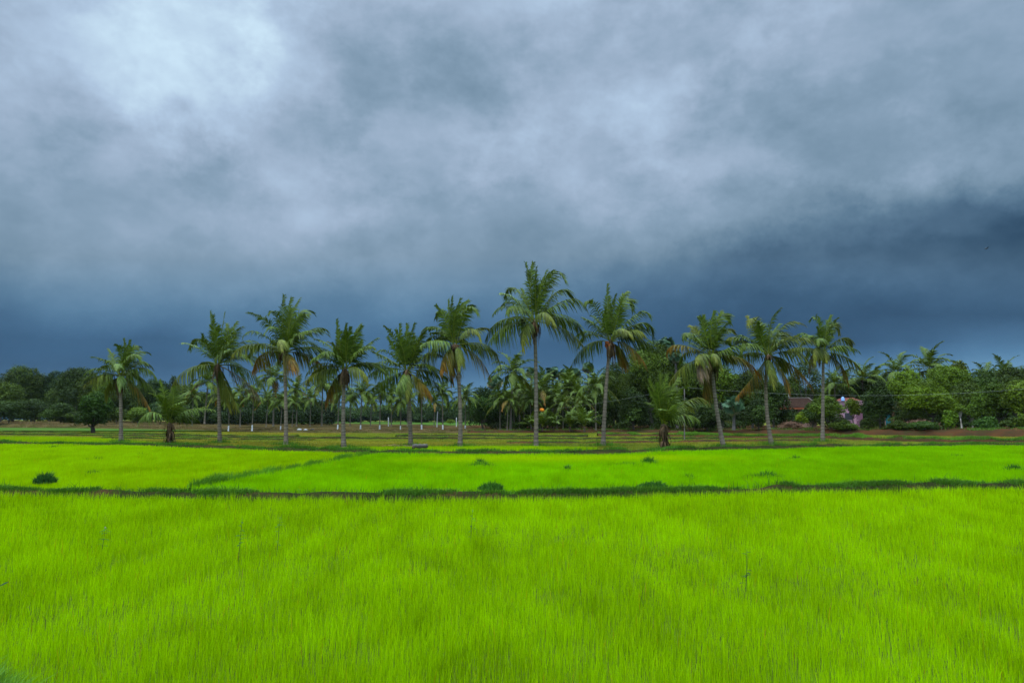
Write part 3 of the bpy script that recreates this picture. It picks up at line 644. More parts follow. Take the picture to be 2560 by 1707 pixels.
mid_p += [(1285, 1078, 1012, 103, 'low coconut palm under the tall thin pale one', 0), (1328, 1078, 1002, 99, 'low coconut palm just beside the tallest trunk on its mango tree side', 0), (1372, 1078, 1012, 103, 'low coconut palm above the yellowish young one', 0), (1408, 1078, 1010, 98, 'low coconut palm behind the second young palm', 0), (1435, 1078, 966, 112, 'high coconut palm crown hiding the trunk of the ragged fan palm', 0), (1460, 1078, 1005, 101, 'low coconut palm behind the largest young palm', 0), (1365, 1078, 968, 110, 'high coconut palm crown under the clear-standing fan palm', 0), (1300, 1078, 975, 108, 'high coconut palm crown between the dense fan palm and the tallest trunk', 0)]
for px, by, cy, D, lab, y in mid_p:
    B = at(px, by, D); top = at(px, cy, D); H = top[2] - B[2]
    if y: place(PY, used, B, rng.uniform(0, 6.28), np.clip(H / 1.9, .5, 1.2), lab, 'young palms on the red bank')
    else: place(PN, used, B, rng.uniform(0, 6.28), H / 6.2, lab, 'coconut palms of the village grove')
far_p = [(2246, 934, 120, 'coconut palm rising over the vine-covered trees, widest of the skyline palms'), (2322, 926, 125, 'coconut palm whose bushy top shows just above the vine hump'), (2154, 950, 118, 'coconut palm crown peeping over the shrubs behind the pink house'), (2085, 962, 115, 'coconut palm crown low behind the straight palm at the end of the row'),
         (2116, 965, 122, 'small palm crown between two others behind the pink house'), (2468, 952, 118, 'small palm top on the skyline beside the pale leafy tree'), (2510, 946, 112, 'palm on the skyline near the edge of the picture'), (2190, 955, 125, 'palm crown between the pink house and the dark column tree')]
for px, cy, D, lab in far_p:
    top = at(px, cy, D)
    place(PN, used, (top[0], D, .8), rng.uniform(0, 6.28), (top[2] - .8) / 6.2, lab, 'skyline palms behind the village')
# the young palm whose top leaf has turned orange
B = at(1356, 1077, 92)
op = copy_tree(PY[1], B, 1.0, 1.0, 'young palm with a bright orange withered top beside the tallest trunk', 'young palms on the red bank')
c0 = at(1354, 1035, 92) - B
S = Shape(); S.tube([(0, 0, .5), c0 * .6, c0 + np.array([0, 0, .75])], [.07, .05, .03], (.16, .17, .03), 6)
S.build('stem', M_bark, op)
S = Shape(); m = 60; a = rng.random(m) * 6.28; st = np.tile(c0 + np.array([0, 0, .75]), (m, 1)); u = np.linspace(0, 1, 4)
dd = unit(np.stack([np.cos(a), np.sin(a), rng.uniform(-.3, .7, m)], 1))
C3 = st[:, None] + dd[:, None] * (.5 * rng.random((m, 1)) * u)[..., None] - np.array([0, 0, .35]) * (u ** 2)[None, :, None]
S.ribbons(C3, unit(np.stack([-np.sin(a), np.cos(a), 0 * a], 1))[:, None], .05 * np.array([.6, 1, .8, .2])[None] * np.ones((m, 1)), np.array([.75, .26, .015]) * (.7 + .5 * rng.random((m, 1))))
S.build('withered_frond', M_leaf, op)['label'] = 'bright orange withered leaf tuft'

def fan_palm(c, D, r, label, base_z=.5, bare=True, ground=None):
    top = at(c[0], c[1], D); rr = r * D / F
    root = thing('fan_palm', (top[0], D, base_z), label, 'palm tree', 'fan palms on the skyline')
    H = top[2] - base_z
    S = Shape(); S.tube([(0, 0, 0), (.1, 0, H * .5), (0, 0, H - rr * .1)], [.24, .17, .16], (.10, .09, .08), 8); S.build('trunk', M_trunk, root)
    S = Shape()
    for i in range(34):
        ph = rng.uniform(0, 6.28); el = math.asin(rng.uniform(-.75, 1))
        d = np.array([math.cos(ph) * math.cos(el), math.sin(ph) * math.cos(el), math.sin(el)])
        hub = np.array([0, 0, H]) + d * rr * .55
        S.tube([np.array([0, 0, H]), hub], [.03, .02], (.12, .15, .05), 4, False)
        ax = unit(np.cross(d, rng.standard_normal(3))); ay = np.cross(d, ax)
        nn = unit(d + .5 * rng.standard_normal(3)); ax = unit(np.cross(nn, ax)); ay = np.cross(nn, ax)
        m = 22; th = np.linspace(-2.3, 2.3, m); f0 = unit(d - nn * (d @ nn)); f1 = np.cross(nn, f0)
        dirs = np.cos(th)[:, None] * f0 + np.sin(th)[:, None] * f1
        ln = rr * .58 * (.8 + .25 * rng.random(m)); u = np.array([0, .6, 1.])
        C3 = hub + dirs[:, None] * (ln[:, None] * u)[..., None] - np.array([0, 0, 1.]) * (.12 * rr * u ** 2)[None, :, None]
        Wd = np.cross(nn, dirs)[:, None]
        w = np.array([.02, .085, .01])[None] * (rr / 1.1) * np.ones((m, 1))
        old = el < -.35
        cc = (np.array([.20, .20, .12]) if old else np.array([.045, .095, .045])) * (.7 + .6 * rng.random())
        S.ribbons(C3, Wd, w, np.tile(cc, (m, 1)))
    S.build('crown', M_frond, root)
    return root
for c, D, r, lab in [((1236, 953), 112, 22, 'dark fan palm with a dense round head beside the thin pale coconut palm'), ((1328, 931), 114, 17, 'fan palm head half hidden behind the tallest trunk'), ((1381, 931), 112, 20, 'round-headed fan palm standing clear, first of the cluster beside the tallest trunk'), ((1411, 936), 116, 20, 'middle fan palm of the cluster, its head touching the next'), ((1437, 932), 113, 17, 'fan palm with a ragged dark head next to the middle one'), ((1470, 918), 118, 17, 'highest fan palm of the cluster, nearest the curved palm'),
                     ((1664, 862), 112, 27, 'fan palm with bluish leaves rising out of the big lobed tree'), ((1688, 890), 100, 20, 'fan palm with hanging pale leaves in front of the bluish fan palm')]:
    fan_palm(c, D, r, lab)
fan_palm((1832, 1012), 88, 30, 'low fan palm with pale hanging leaves in the shade between the leaning palms')

# ------------------------------------------------------------------ broad-leaved trees and shrubs
def leaf_cloud(S, centres, radii, leaf, col, cover=1.7, inner=.25, fuzz=.12, flat=.8, tone=.85):
    """many small leaves over and through a set of overlapping lobes"""
    col = np.asarray(col) * np.array([.80, .78, .34])
    for c, r in zip(centres, radii):
        r = np.asarray(r); area = 4 * math.pi * ((r[0] * r[1] + r[0] * r[2] + r[1] * r[2]) / 3)
        N = int(np.clip(cover * area / (leaf * leaf * .55), 60, 9000))
        d = unit(rng.standard_normal((N, 3))); d[:, 2] = np.where(d[:, 2] < -.55, -d[:, 2], d[:, 2])
        k = np.where(rng.random(N) < inner, rng.random(N) ** .5, 1 + fuzz * rng.standard_normal(N))
        # clumping: leaves gather in sprays, leaving small gaps between them
        a = fbm(d[:, 0] * 3 + c[0] * 3.1, d[:, 2] * 3 + d[:, 1] * 2.2 + c[2] * 1.7, 5)
        k = k * (.78 + .44 * a)
        keep = rng.random(N) < np.clip(.35 + 2.2 * (a - .28), .15, 1); d, k, a = d[keep], k[keep], a[keep]; N = len(d)
        p = np.asarray(c) + d * r * k[:, None]
        nrm = unit(d * .8 + .55 * rng.standard_normal((N, 3)) + np.array([0, 0, .35]))
        ax = unit(np.cross(nrm, rng.standard_normal((N, 3)))); ay = np.cross(nrm, ax)
        s = leaf * (.55 + .8 * rng.random(N))[:, None]
        V = np.stack([p - ax * s * .5, p - ay * s * .30 + nrm * s * .06, p + ax * s * .55 - np.array([0, 0, 1.]) * s * .12, p + ay * s * .30 + nrm * s * .06], 1)
        cc = np.array(col) * (1 - tone * .5 + tone * rng.random()) * (.72 + .56 * rng.random((N, 1)))
        cc = cc * (1 + np.array([.25, .05, -.1]) * (rng.random((N, 1)) - .4))
        S.add(V.reshape(-1, 3), np.arange(N * 4).reshape(-1, 4), np.repeat(cc, 4, 0))
    return S

def broad_tree(name, px, top_y, base_y, hw, D, col, label, group, n=9, leaf=.26, skirt=.3, cat='tree', cover=2.2, bz=None, trunk_col=(.10, .085, .07), open_=0., spread=1.0, thick=1.0):
    """px, base_y, top_y, hw: where its crown's top, foot and half width stand at distance D"""
    B = at(px, base_y, D); T = at(px, top_y, D)
    if bz is not None: B[2] = bz
    H = T[2] - B[2]; w = hw * D / F * 1.28
    root = thing(name, B, label, cat, group)
    z0 = H * skirt
    cs, rs = [], []
    ch = (H - z0) / 2; cz = z0 + ch
    for i in range(n):
        if i == 0: d = np.array([rng.uniform(-.2, .2), 0, .66])
        else:
            d = unit(rng.standard_normal(3)) * rng.uniform(.45, .72)
            if d[2] < -.5: d[2] *= -.5
        rr = rng.uniform(.34, .5) * (1 - open_ * .45)
        if i == 0: rr = .38
        c = np.array([d[0] * w * spread, d[1] * w * .9 * spread, cz + d[2] * ch]); r = np.array([rr * w, rr * w * .95, rr * ch * 1.05]) * np.array([1.15, 1.1, 1.0])
        r = np.maximum(r, .25); cs.append(c); rs.append(r)
    if open_ < .3: cs.append(np.array([0, 0, cz])); rs.append(np.array([w * .62, w * .6, ch * .66]))
    S = Shape(); leaf_cloud(S, cs, rs, leaf, col, cover); S.build('crown', M_leaf, root)
    S = Shape(); tr = max(.05, .018 * H + .02) * thick
    fork = np.array([rng.uniform(-.1, .1) * w, 0, max(z0 * .9, H * .18)])
    S.tube([(0, 0, -.2), fork * np.array([.4, 0, .5]), fork], [tr * 1.35, tr * 1.05, tr * .9], trunk_col, 8)
    for c in cs[:min(n, 8)]: S.tube([fork * .96, fork * .5 + c * .5 + np.array([0, 0, -.08 * H]), c], [tr * .6, tr * .4, tr * .15], trunk_col, 6, False)
    S.build('trunk', M_bark, root)
    return root

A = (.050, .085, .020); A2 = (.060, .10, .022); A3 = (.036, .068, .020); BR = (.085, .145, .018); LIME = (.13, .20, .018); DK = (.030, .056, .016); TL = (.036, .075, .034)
G1 = 'woodland trees behind the straw bank'
# the round dark mango tree in front of the straw bank
broad_tree('mango_tree', 233, 984, 1084, 33, 90, (.030, .072, .012), 'round dark green mango tree on the terrace beside the bushy-topped palm', None, 16, .22, .10, cat='tree', bz=0.0, cover=2.2, trunk_col=(.05, .042, .035), thick=2.2)
wood = [(0, 962, 34, 150, A2), (32, 921, 36, 165, A), (78, 926, 24, 168, A2), (122, 932, 24, 170, TL), (150, 950, 24, 162, A), (182, 927, 44, 160, A3), (222, 938, 34, 158, A2), (258, 940, 32, 155, BR), (300, 962, 34, 152, A), (345, 960, 30, 158, A3), (388, 957, 28, 165, TL), (424, 944, 15, 170, A3), (452, 968, 36, 160, A), (506, 985, 34, 165, A3), (-60, 945, 44, 150, A)]
left_of = [w for w in wood if w[0] < 233]; left_of.sort(reverse=True); right_of = sorted(w for w in wood if w[0] >= 233)
for k, (px, ty, hw, D, col) in enumerate(left_of):
    broad_tree('woodland_tree', px, ty, 1058, hw, D, col, 'woodland tree behind the straw bank, %s outward from the round mango tree' % ORD[k], G1, 9, .32, .12, bz=.8)
for k, (px, ty, hw, D, col) in enumerate(right_of):
    broad_tree('woodland_tree', px, ty, 1058, hw, D, col, 'woodland tree behind the straw bank, %s inward from the round mango tree' % ORD[k], G1, 9, .32, .12, bz=.8)
und = [(20, 1005, 40, A3), (85, 1000, 36, DK), (150, 1010, 34, A3), (345, 1020, 30, BR), (292, 1022, 28, A2), (400, 1008, 34, TL), (450, 1018, 32, A3), (190, 1030, 26, A2)]
for k, (px, ty, hw, col) in enumerate(sorted(und)):
    broad_tree('shrub', px, ty, 1060, hw, 140, col, '%s shrub at the wood edge, %s along the straw bank toward the grove' % ('bright' if col == BR else 'dark', ORD[k]), 'shrubs along the wood edge', 7, .28, .0, 'shrub', bz=.8)
back = [(500, 1000, 34, A3, 175), (560, 1002, 36, DK, 172), (615, 998, 34, A3, 176), (672, 1002, 36, DK, 172), (735, 1006, 38, DK, 172), (790, 1012, 30, A3, 176)]
for k, (px, ty, hw, col, D) in enumerate(back):
    broad_tree('grove_tree', px, ty, 1061, hw, D, col, 'dark tree closing the view behind the coconut grove, %s counting from the woodland' % ORD[k], 'dark trees behind the grove', 8, .34, .0, bz=.2)
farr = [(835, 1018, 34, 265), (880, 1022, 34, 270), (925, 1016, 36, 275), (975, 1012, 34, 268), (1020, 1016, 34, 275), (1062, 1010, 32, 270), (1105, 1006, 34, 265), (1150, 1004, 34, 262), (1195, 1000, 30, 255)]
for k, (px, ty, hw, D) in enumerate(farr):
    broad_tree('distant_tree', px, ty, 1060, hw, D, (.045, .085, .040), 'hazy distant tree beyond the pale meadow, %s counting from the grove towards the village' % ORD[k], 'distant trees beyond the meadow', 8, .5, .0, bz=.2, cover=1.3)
broad_tree('meadow_bush', 1126, 1048, 1062, 9, 190, LIME, 'small bright bush out on the pale meadow', None, 5, .3, .0, 'shrub', bz=.2)
vil = [
 ('round_tree', 1208, 972, 1076, 38, 104, (.030, .070, .020), 'dark round tree at the open end of the village grove beside the meadow', 10, .27, .10, {}),
 ('grove_tree', 1300, 962, 1076, 34, 114, A2, 'leafy tree behind the thin pale palm and the fan palms', 8, .27, .1, {}),
 ('grove_tree', 1345, 1000, 1076, 40, 112, A3, 'dark tree filling the gap beneath the crowded coconut palms', 8, .27, .0, {}),
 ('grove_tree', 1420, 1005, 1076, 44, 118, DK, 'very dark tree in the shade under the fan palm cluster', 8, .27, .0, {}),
 ('grove_tree', 1535, 912, 1074, 42, 112, A2, 'rounded tree just beyond the curved palm with reddish nuts', 10, .26, .22, {}),
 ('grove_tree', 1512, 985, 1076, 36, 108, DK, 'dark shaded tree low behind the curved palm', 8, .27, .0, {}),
 ('lobed_tree', 1632, 862, 1076, 70, 104, (.075, .125, .020), 'biggest tree of the grove, bright with many rounded lobes', 18, .25, .26, {}),
 ('grove_tree', 1585, 975, 1076, 36, 96, A3, 'dark low tree behind the feathery young palm', 8, .26, .0, {}),
 ('grove_tree', 1740, 915, 1076, 46, 106, A2, 'leafy tree behind the leaning palm with the brown skirt', 10, .26, .2, {}),
 ('grove_tree', 1700, 1000, 1077, 44, 96, DK, 'dark undergrown tree behind the thin iron pole', 8, .26, .0, {}),
 ('grove_tree', 1805, 925, 1078, 42, 100, BR, 'bright leafy tree between the two leaning palms', 10, .25, .25, {}),
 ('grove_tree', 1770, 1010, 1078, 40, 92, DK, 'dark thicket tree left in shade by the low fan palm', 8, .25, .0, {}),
 ('grove_tree', 1880, 935, 1078, 42, 98, A, 'tree behind the palm with orange-tipped fronds', 10, .25, .2, {}),
 ('thin_tree', 1935, 955, 1075, 34, 92, A3, 'dark leafy tree on thin twin stems beside the tiled house', 9, .24, .28, {}),
 ('thin_tree', 1898, 1000, 1076, 34, 90, A3, 'dark leafy tree on a thin stem behind the orange-tipped palm', 8, .24, .15, {}),
 ('feathery_tree', 2018, 905, 1062, 34, 110, A2, 'open feathery tree with sky showing through, beside the straight palm', 12, .26, .30, dict(open_=.8, cover=1.1, spread=1.1)),
 ('grove_tree', 1990, 950, 1062, 36, 118, A3, 'dark tree behind the tiled house roof', 8, .27, .1, {}),
 ('grove_tree', 2035, 975, 1062, 36, 116, A, 'tree rising behind the tiled roof next to the straight trunk', 8, .27, .1, {}),
 ('lime_shrub', 2005, 1030, 1064, 12, 84, LIME, 'bright lime green bush on the bank below the tiled house', 7, .17, .05, dict(cat='shrub')),
 ('bank_tree', 2030, 1010, 1072, 24, 88, A3, 'dark bush screening the end of the tiled house', 7, .22, .0, dict(cat='shrub')),
 ('bank_tree', 2075, 993, 1076, 34, 84, BR, 'bright round tree between the tiled house and the pink house', 10, .22, .18, {}),
 ('bank_tree', 2135, 998, 1074, 16, 85, (.10, .15, .018), 'small spreading tree with a bent stem before the pink house', 9, .20, .42, {}),
 ('bank_tree', 2112, 1050, 1078, 24, 82, A2, 'leafy bush under the pink wall', 7, .2, .0, dict(cat='shrub')),
 ('bank_tree', 2172, 1046, 1078, 18, 82, A, 'bush at the corner of the pink house', 7, .2, .0, dict(cat='shrub')),
 ('column_tree', 2203, 958, 1078, 28, 82, (.032, .062, .016), 'dark column of creeper-clad tree beside the pink house', 11, .22, .04, {}),
 ('grove_tree', 2130, 955, 1060, 42, 120, A2, 'green tree behind the pink house roof', 9, .28, .1, {}),
 ('grove_tree', 2185, 945, 1060, 40, 118, A, 'tree behind the dark column of creepers', 9, .28, .1, {}),
 ('vine_tree', 2272, 936, 1060, 42, 92, (.095, .165, .012), 'vine-smothered tree shaped like a dome over the low hut', 12, .20, .32, dict(cover=2.1)),
 ('vine_tree', 2330, 955, 1062, 52, 86, (.10, .17, .012), 'broad vine-smothered thicket sweeping down to the dry brush', 14, .20, .10, dict(cover=2.1)),
 ('vine_tree', 2372, 922, 1060, 50, 98, (.09, .16, .012), 'high vine-covered mound behind the broad thicket', 12, .21, .2, dict(cover=2.0)),
 ('teak_tree', 2408, 908, 1060, 30, 102, (.11, .15, .035), 'pale big-leaved tree topping the vine mound', 10, .42, .3, dict(open_=.4)),
 ('grove_tree', 2470, 930, 1062, 46, 98, (.055, .11, .022), 'feathery tree between the pale big-leaved tree and the open edge', 11, .24, .15, {}),
 ('grove_tree', 2425, 962, 1064, 40, 90, A2, 'leafy tree below the pale big-leaved tree', 9, .22, .1, {}),
 ('grove_tree', 2545, 925, 1062, 50, 96, A, 'tall tree on the skyline at the open edge of the village', 10, .24, .12, {}),
 ('bank_tree', 2500, 962, 1070, 46, 82, (.065, .12, .018), 'leafy tree on the red bank with grey stems', 11, .22, .15, {}),
 ('bank_tree', 2560, 956, 1070, 44, 80, (.10, .16, .018), 'yellowish green tree on the bank, outermost of the village', 11, .22, .2, {}),
 ('bank_tree', 2620, 950, 1072, 50, 80, A, 'leafy tree standing just past the yellowish outermost one', 9, .22, .1, {}),
 ('sapling', 2404, 1010, 1066, 13, 80, BR, 'young sapling with a pale forked stem on the red bank', 7, .18, .42, dict(open_=.3, trunk_col=(.3, .27, .22))),
 ('sapling', 2432, 1012, 1066, 15, 81, (.07, .13, .02), 'leafy sapling beside the pale-stemmed one', 7, .18, .3, dict(trunk_col=(.2, .18, .14))),
 ('bank_shrub', 2378, 1028, 1077, 14, 78, (.10, .19, .02), 'bright broad-leaved shrub hanging over the red bank', 8, .2, .0, dict(cat='shrub')),
 ('bank_shrub', 2470, 1042, 1075, 26, 77, (.045, .11, .022), 'dark broad-leaved shrub on the lip of the red bank', 9, .2, .0, dict(cat='shrub')),
 ('bank_shrub', 2530, 1045, 1072, 22, 77, A, 'low pale shrub under the grey-stemmed tree', 7, .2, .0, dict(cat='shrub')),
 ('bank_shrub', 2556, 1035, 1075, 16, 76, BR, 'bright shrub at the open edge of the red bank', 7, .2, .0, dict(cat='shrub')),
 ('bank_shrub', 2255, 1052, 1079, 30, 80, A, 'creeping shrub below the low hut', 8, .18, .0, dict(cat='shrub')),
 ('bank_shrub', 2310, 1054, 1080, 32, 79, (.04, .085, .02), 'dark creeping shrub below the dry brush heap', 8, .18, .0, dict(cat='shrub')),
 ('bank_shrub', 2266, 1023, 1062, 30, 87, A2, 'bushy creeper in front of the hut door', 7, .19, .0, dict(cat='shrub')),
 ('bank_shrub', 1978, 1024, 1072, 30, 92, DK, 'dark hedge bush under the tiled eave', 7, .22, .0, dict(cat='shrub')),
]
for nm, px, ty, by, hw, D, col, lab, n, leaf, sk, kw in vil:
    kw = dict(kw); cat = kw.pop('cat', 'tree')
    broad_tree(nm, px, ty, by, hw, D, col, lab, 'village trees and shrubs on the red bank', n, leaf, sk, cat, **kw)

# undergrowth that reads as one dark mass under and behind the trees
def undergrowth(name, rows, label):
    S = Shape()
    for x0, x1, step, ty, by, D, hw, col, leaf, bz in rows:
        px = x0
        while px < x1:
            d = D * rng.uniform(.96, 1.05); B = at(px, by, d); T = at(px, ty + rng.uniform(-9, 9), d); B[2] = bz
            h = max(.8, T[2] - bz); w = hw * d / F * rng.uniform(.8, 1.25)
            cs = [np.array([B[0] + rng.uniform(-.5, .5) * w, d + rng.uniform(-1, 1), bz + h * rng.uniform(.35, .62)]) for _ in range(3)]
            rs = [np.array([w * rng.uniform(.6, .9), w * .7, h * rng.uniform(.34, .5)]) for _ in cs]
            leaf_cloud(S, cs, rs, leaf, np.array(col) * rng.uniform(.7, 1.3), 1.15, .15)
            px += step * rng.uniform(.75, 1.25)
    tag(S.build(name, M_leaf), label, None, None, 'stuff')
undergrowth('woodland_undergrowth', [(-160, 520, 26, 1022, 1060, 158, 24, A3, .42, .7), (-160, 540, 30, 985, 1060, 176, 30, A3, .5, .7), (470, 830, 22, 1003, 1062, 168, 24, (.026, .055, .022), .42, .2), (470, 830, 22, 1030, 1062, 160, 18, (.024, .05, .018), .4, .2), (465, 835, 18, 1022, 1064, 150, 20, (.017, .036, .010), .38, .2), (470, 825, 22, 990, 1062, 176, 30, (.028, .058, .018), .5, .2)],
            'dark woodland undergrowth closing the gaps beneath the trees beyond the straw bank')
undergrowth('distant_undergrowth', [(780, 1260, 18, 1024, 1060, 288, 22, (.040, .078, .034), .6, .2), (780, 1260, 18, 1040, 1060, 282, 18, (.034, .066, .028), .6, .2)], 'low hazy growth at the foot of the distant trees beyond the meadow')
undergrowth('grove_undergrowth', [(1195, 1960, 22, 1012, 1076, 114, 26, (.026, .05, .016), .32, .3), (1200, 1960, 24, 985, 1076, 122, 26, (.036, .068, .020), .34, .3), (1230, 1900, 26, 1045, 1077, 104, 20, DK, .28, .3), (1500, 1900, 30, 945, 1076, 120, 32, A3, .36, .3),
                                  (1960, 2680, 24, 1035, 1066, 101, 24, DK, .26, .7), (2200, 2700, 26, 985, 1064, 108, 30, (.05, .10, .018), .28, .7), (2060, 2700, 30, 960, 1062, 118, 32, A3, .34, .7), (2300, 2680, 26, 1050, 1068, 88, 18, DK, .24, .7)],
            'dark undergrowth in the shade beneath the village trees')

# ------------------------------------------------------------------ village houses
def house_tiled():
    D = 100.0; a = at(1966, 1018, D); b = at(2062, 1018, D); x0, x1, ze = a[0], b[0], a[2]; zr = at(1990, 994, D)[2]
    root = thing('tiled_house', ((x0 + x1) / 2, D + 2.4, .7), 'low house with a dark brown clay tile roof among the trees', 'house', None, -math.atan2((x0 + x1) / 2, D))
    w = (x1 - x0) / 2; h = ze - .7; r = zr - .7
    Shape().box((-w + .5, -2.0, 0), (w - .5, 2.0, h - .25), (.26, .17, .13)).build('wall', M_plain, root, False)
    S = Shape()                          # hipped roof with courses of tiles
    for (p, q, s2, t) in [((-w, -2.6, h), (w, -2.6, h), (w - 1.4, 0, r), (-w + 1.4, 0, r)), ((w, 2.6, h), (-w, 2.6, h), (-w + 1.4, 0, r), (w - 1.4, 0, r)), ((-w, 2.6, h), (-w, -2.6, h), (-w + 1.4, 0, r), (-w + 1.4, .01, r)), ((w, -2.6, h), (w, 2.6, h), (w - 1.4, .01, r), (w - 1.4, 0, r))]:
        p, q, s2, t = map(np.array, (p, q, s2, t)); n = 12
        for i in range(n):
            u0, u1 = i / n, (i + 1) / n
            V = [p + (t - p) * u0 + np.array([0, 0, .05]), q + (s2 - q) * u0 + np.array([0, 0, .05]), q + (s2 - q) * u1, p + (t - p) * u1]
            S.add(V, [[0, 1, 2, 3]], np.array([.036, .023, .017]) * (.8 + .4 * rng.random()))
            S.add([V[0] - np.array([0, 0, .06]), V[1] - np.array([0, 0, .06]), V[1], V[0]], [[0, 1, 2, 3]], np.array([.08, .04, .03]))
    rf = S.build('roof', M_tile, root, False)
    Shape().tube([(-w + 1.3, 0, r + .04), (w - 1.3, 0, r + .04)], .09, (.14, .12, .10), 6).build('ridge_cap', M_tile, rf)
    S = Shape()
    for sx in (-1, 1): S.tube([(sx * w, -2.6, h + .08), (sx * (w - 1.4), 0, r + .06)], .06, (.16, .14, .12), 6)
    S.build('hip_cap', M_tile, rf)
    Shape().box((-w + .05, -2.56, h - .26), (w - .05, -2.48, h - .02), (.36, .12, .06)).build('fascia', M_plain, root, False)
    Shape().tube([(-w + 1.5, 0, r), (-w + 1.5, 0, r + .7)], .03, (.5, .5, .5), 6).build('pipe', M_metal, root)
    for x in (-w * .5, w * .3):
        f = Shape().box((x - .5, -2.06, .9), (x + .5, -1.985, 2.0), (.20, .12, .08)).build('window', M_plain, root, False)
        Shape().box((x - .42, -2.075, .98), (x + .42, -2.063, 1.92), (.03, .03, .035)).build('pane', M_metal, f, False)
house_tiled()
def house_pink():
    D = 97.0; a = at(2100, 1012, D); b = at(2180, 1012, D); x0, x1 = a[0], b[0]; zt = at(2100, 1003, D)[2]
    root = thing('pink_house', ((x0 + x1) / 2, D + 2.2, .7), 'pink flat-roofed house with a parapet and a small tiled roof above', 'house', None, -math.atan2((x0 + x1) / 2, D))
    w = (x1 - x0) / 2; h = zt - .7; pk = (.46, .26, .32)
    Shape().box((-w, -2.2, 0), (w - .75, 2.2, h - .5), pk).build('wall', M_plain, root, False)
    Shape().box((-w - .15, -2.45, h - .5), (w + .05, 2.4, h), (.48, .28, .34)).build('parapet', M_plain, root, False)
    Shape().box((-w - .22, -2.55, h + .002), (w + .12, 2.5, h + .09), (.50, .31, .36)).build('coping', M_plain, root, False)
    zr = at(2130, 993, D)[2] - .7
    S = Shape(); xa, xb = -w + .7, w - .9
    for p, q, s2, t in [((xa - .3, -1.9, h + .12), (xb + .3, -1.9, h + .12), (xb - .7, 0, zr), (xa + .7, 0, zr)), ((xb + .3, 1.9, h + .12), (xa - .3, 1.9, h + .12), (xa + .7, 0, zr), (xb - .7, 0, zr)), ((xa - .3, 1.9, h + .12), (xa - .3, -1.9, h + .12), (xa + .7, 0, zr), (xa + .7, .01, zr)), ((xb + .3, -1.9, h + .12), (xb + .3, 1.9, h + .12), (xb - .7, .01, zr), (xb - .7, 0, zr))]:
        S.add([p, q, s2, t], [[0, 1, 2, 3]], (.13, .045, .035))
    S.build('roof', M_tile, root, False)
    f = Shape().box((-.6, -2.26, 1.0), (.5, -2.19, 2.1), (.40, .26, .34)).build('window', M_plain, root, False)
    Shape().box((-.5, -2.275, 1.08), (.4, -2.262, 2.02), (.03, .035, .04)).build('pane', M_metal, f, False)
    f = Shape().box((.95, -2.26, 0), (1.0 + .75, -2.19, 2.0), (.20, .10, .14)).build('door', M_plain, root, False)
    Shape().ball((1.1, -2.3, 1.0), .05, (.5, .5, .5)).build('handle', M_metal, f)
    Shape().box((-w - .4, -2.9, 1.75), (-w + 1.0, -2.46, 1.85), (.42, .44, .55)).build('awning', M_plain, root, False)
    t = thing('water_tank', (root.location.x - w + .55, D + 1.2 - 1.0, .7 + h + .09), 'small light blue water drum on the pink parapet', 'water tank')
    S = Shape(); S.tube([(0, 0, 0), (0, 0, .42)], .22, (.12, .26, .5), 12); S.build('drum', M_metal, t)
    S = Shape(); S.tube([(0, 0, .42), (0, 0, .56)], [.2, .07], (.2, .34, .55), 12); S.build('lid', M_metal, t)
house_pink()
def hut():
    D = 92.0; a = at(2230, 1021, D); b = at(2275, 1034, D); x0, x1 = a[0], b[0]; h = a[2] - .7
    root = thing('thatched_hut', ((x0 + x1) / 2, D + 1.6, .7), 'low hut with salmon wall and brown thatch under the vine dome', 'house', None, -math.atan2((x0 + x1) / 2, D))
    w = (x1 - x0) / 2; zr = at(2250, 1001, D)[2] - .7
    Shape().box((-w, -1.5, 0), (w, 1.5, h), (.40, .20, .13)).build('wall', M_plain, root, False)
    S = Shape(); n = 8
    for sgn in (-1, 1):
        for i in range(n):
            u0, u1 = i / n, (i + 1) / n
            y0, y1 = sgn * 2.3 * (1 - u0), sgn * 2.3 * (1 - u1); z0, z1 = h - .1 + (zr - h) * u0, h - .1 + (zr - h) * u1
            S.add([(-w - .4, y0, z0 + .09), (w + .4, y0, z0 + .09), (w + .4, y1, z1 + .02), (-w - .4, y1, z1 + .02)], [[0, 1, 2, 3]], np.array([.13, .095, .045]) * (.8 + .4 * rng.random()))
            S.add([(-w - .4, y0, z0), (w + .4, y0, z0), (w + .4, y0, z0 + .09), (-w - .4, y0, z0 + .09)], [[0, 1, 2, 3]], (.10, .075, .04))
    S.build('roof', M_fibre, root, False)
    f = Shape().box((-w + .1, -1.56, .05), (-w + .75, -1.49, h - .15), (.03, .20, .24)).build('door', M_plain, root, False)
    Shape().ball((-w + .65, -1.58, h * .5), .035, (.4, .4, .4), 6, 5).build('handle', M_metal, f)
    f = Shape().box((.1, -1.55, h * .45), (.75, -1.49, h - .2), (.14, .09, .06)).build('window', M_plain, root, False)
    Shape().box((.16, -1.565, h * .45 + .06), (.69, -1.552, h - .26), (.02, .02, .02)).build('pane', M_metal, f, False)
hut()

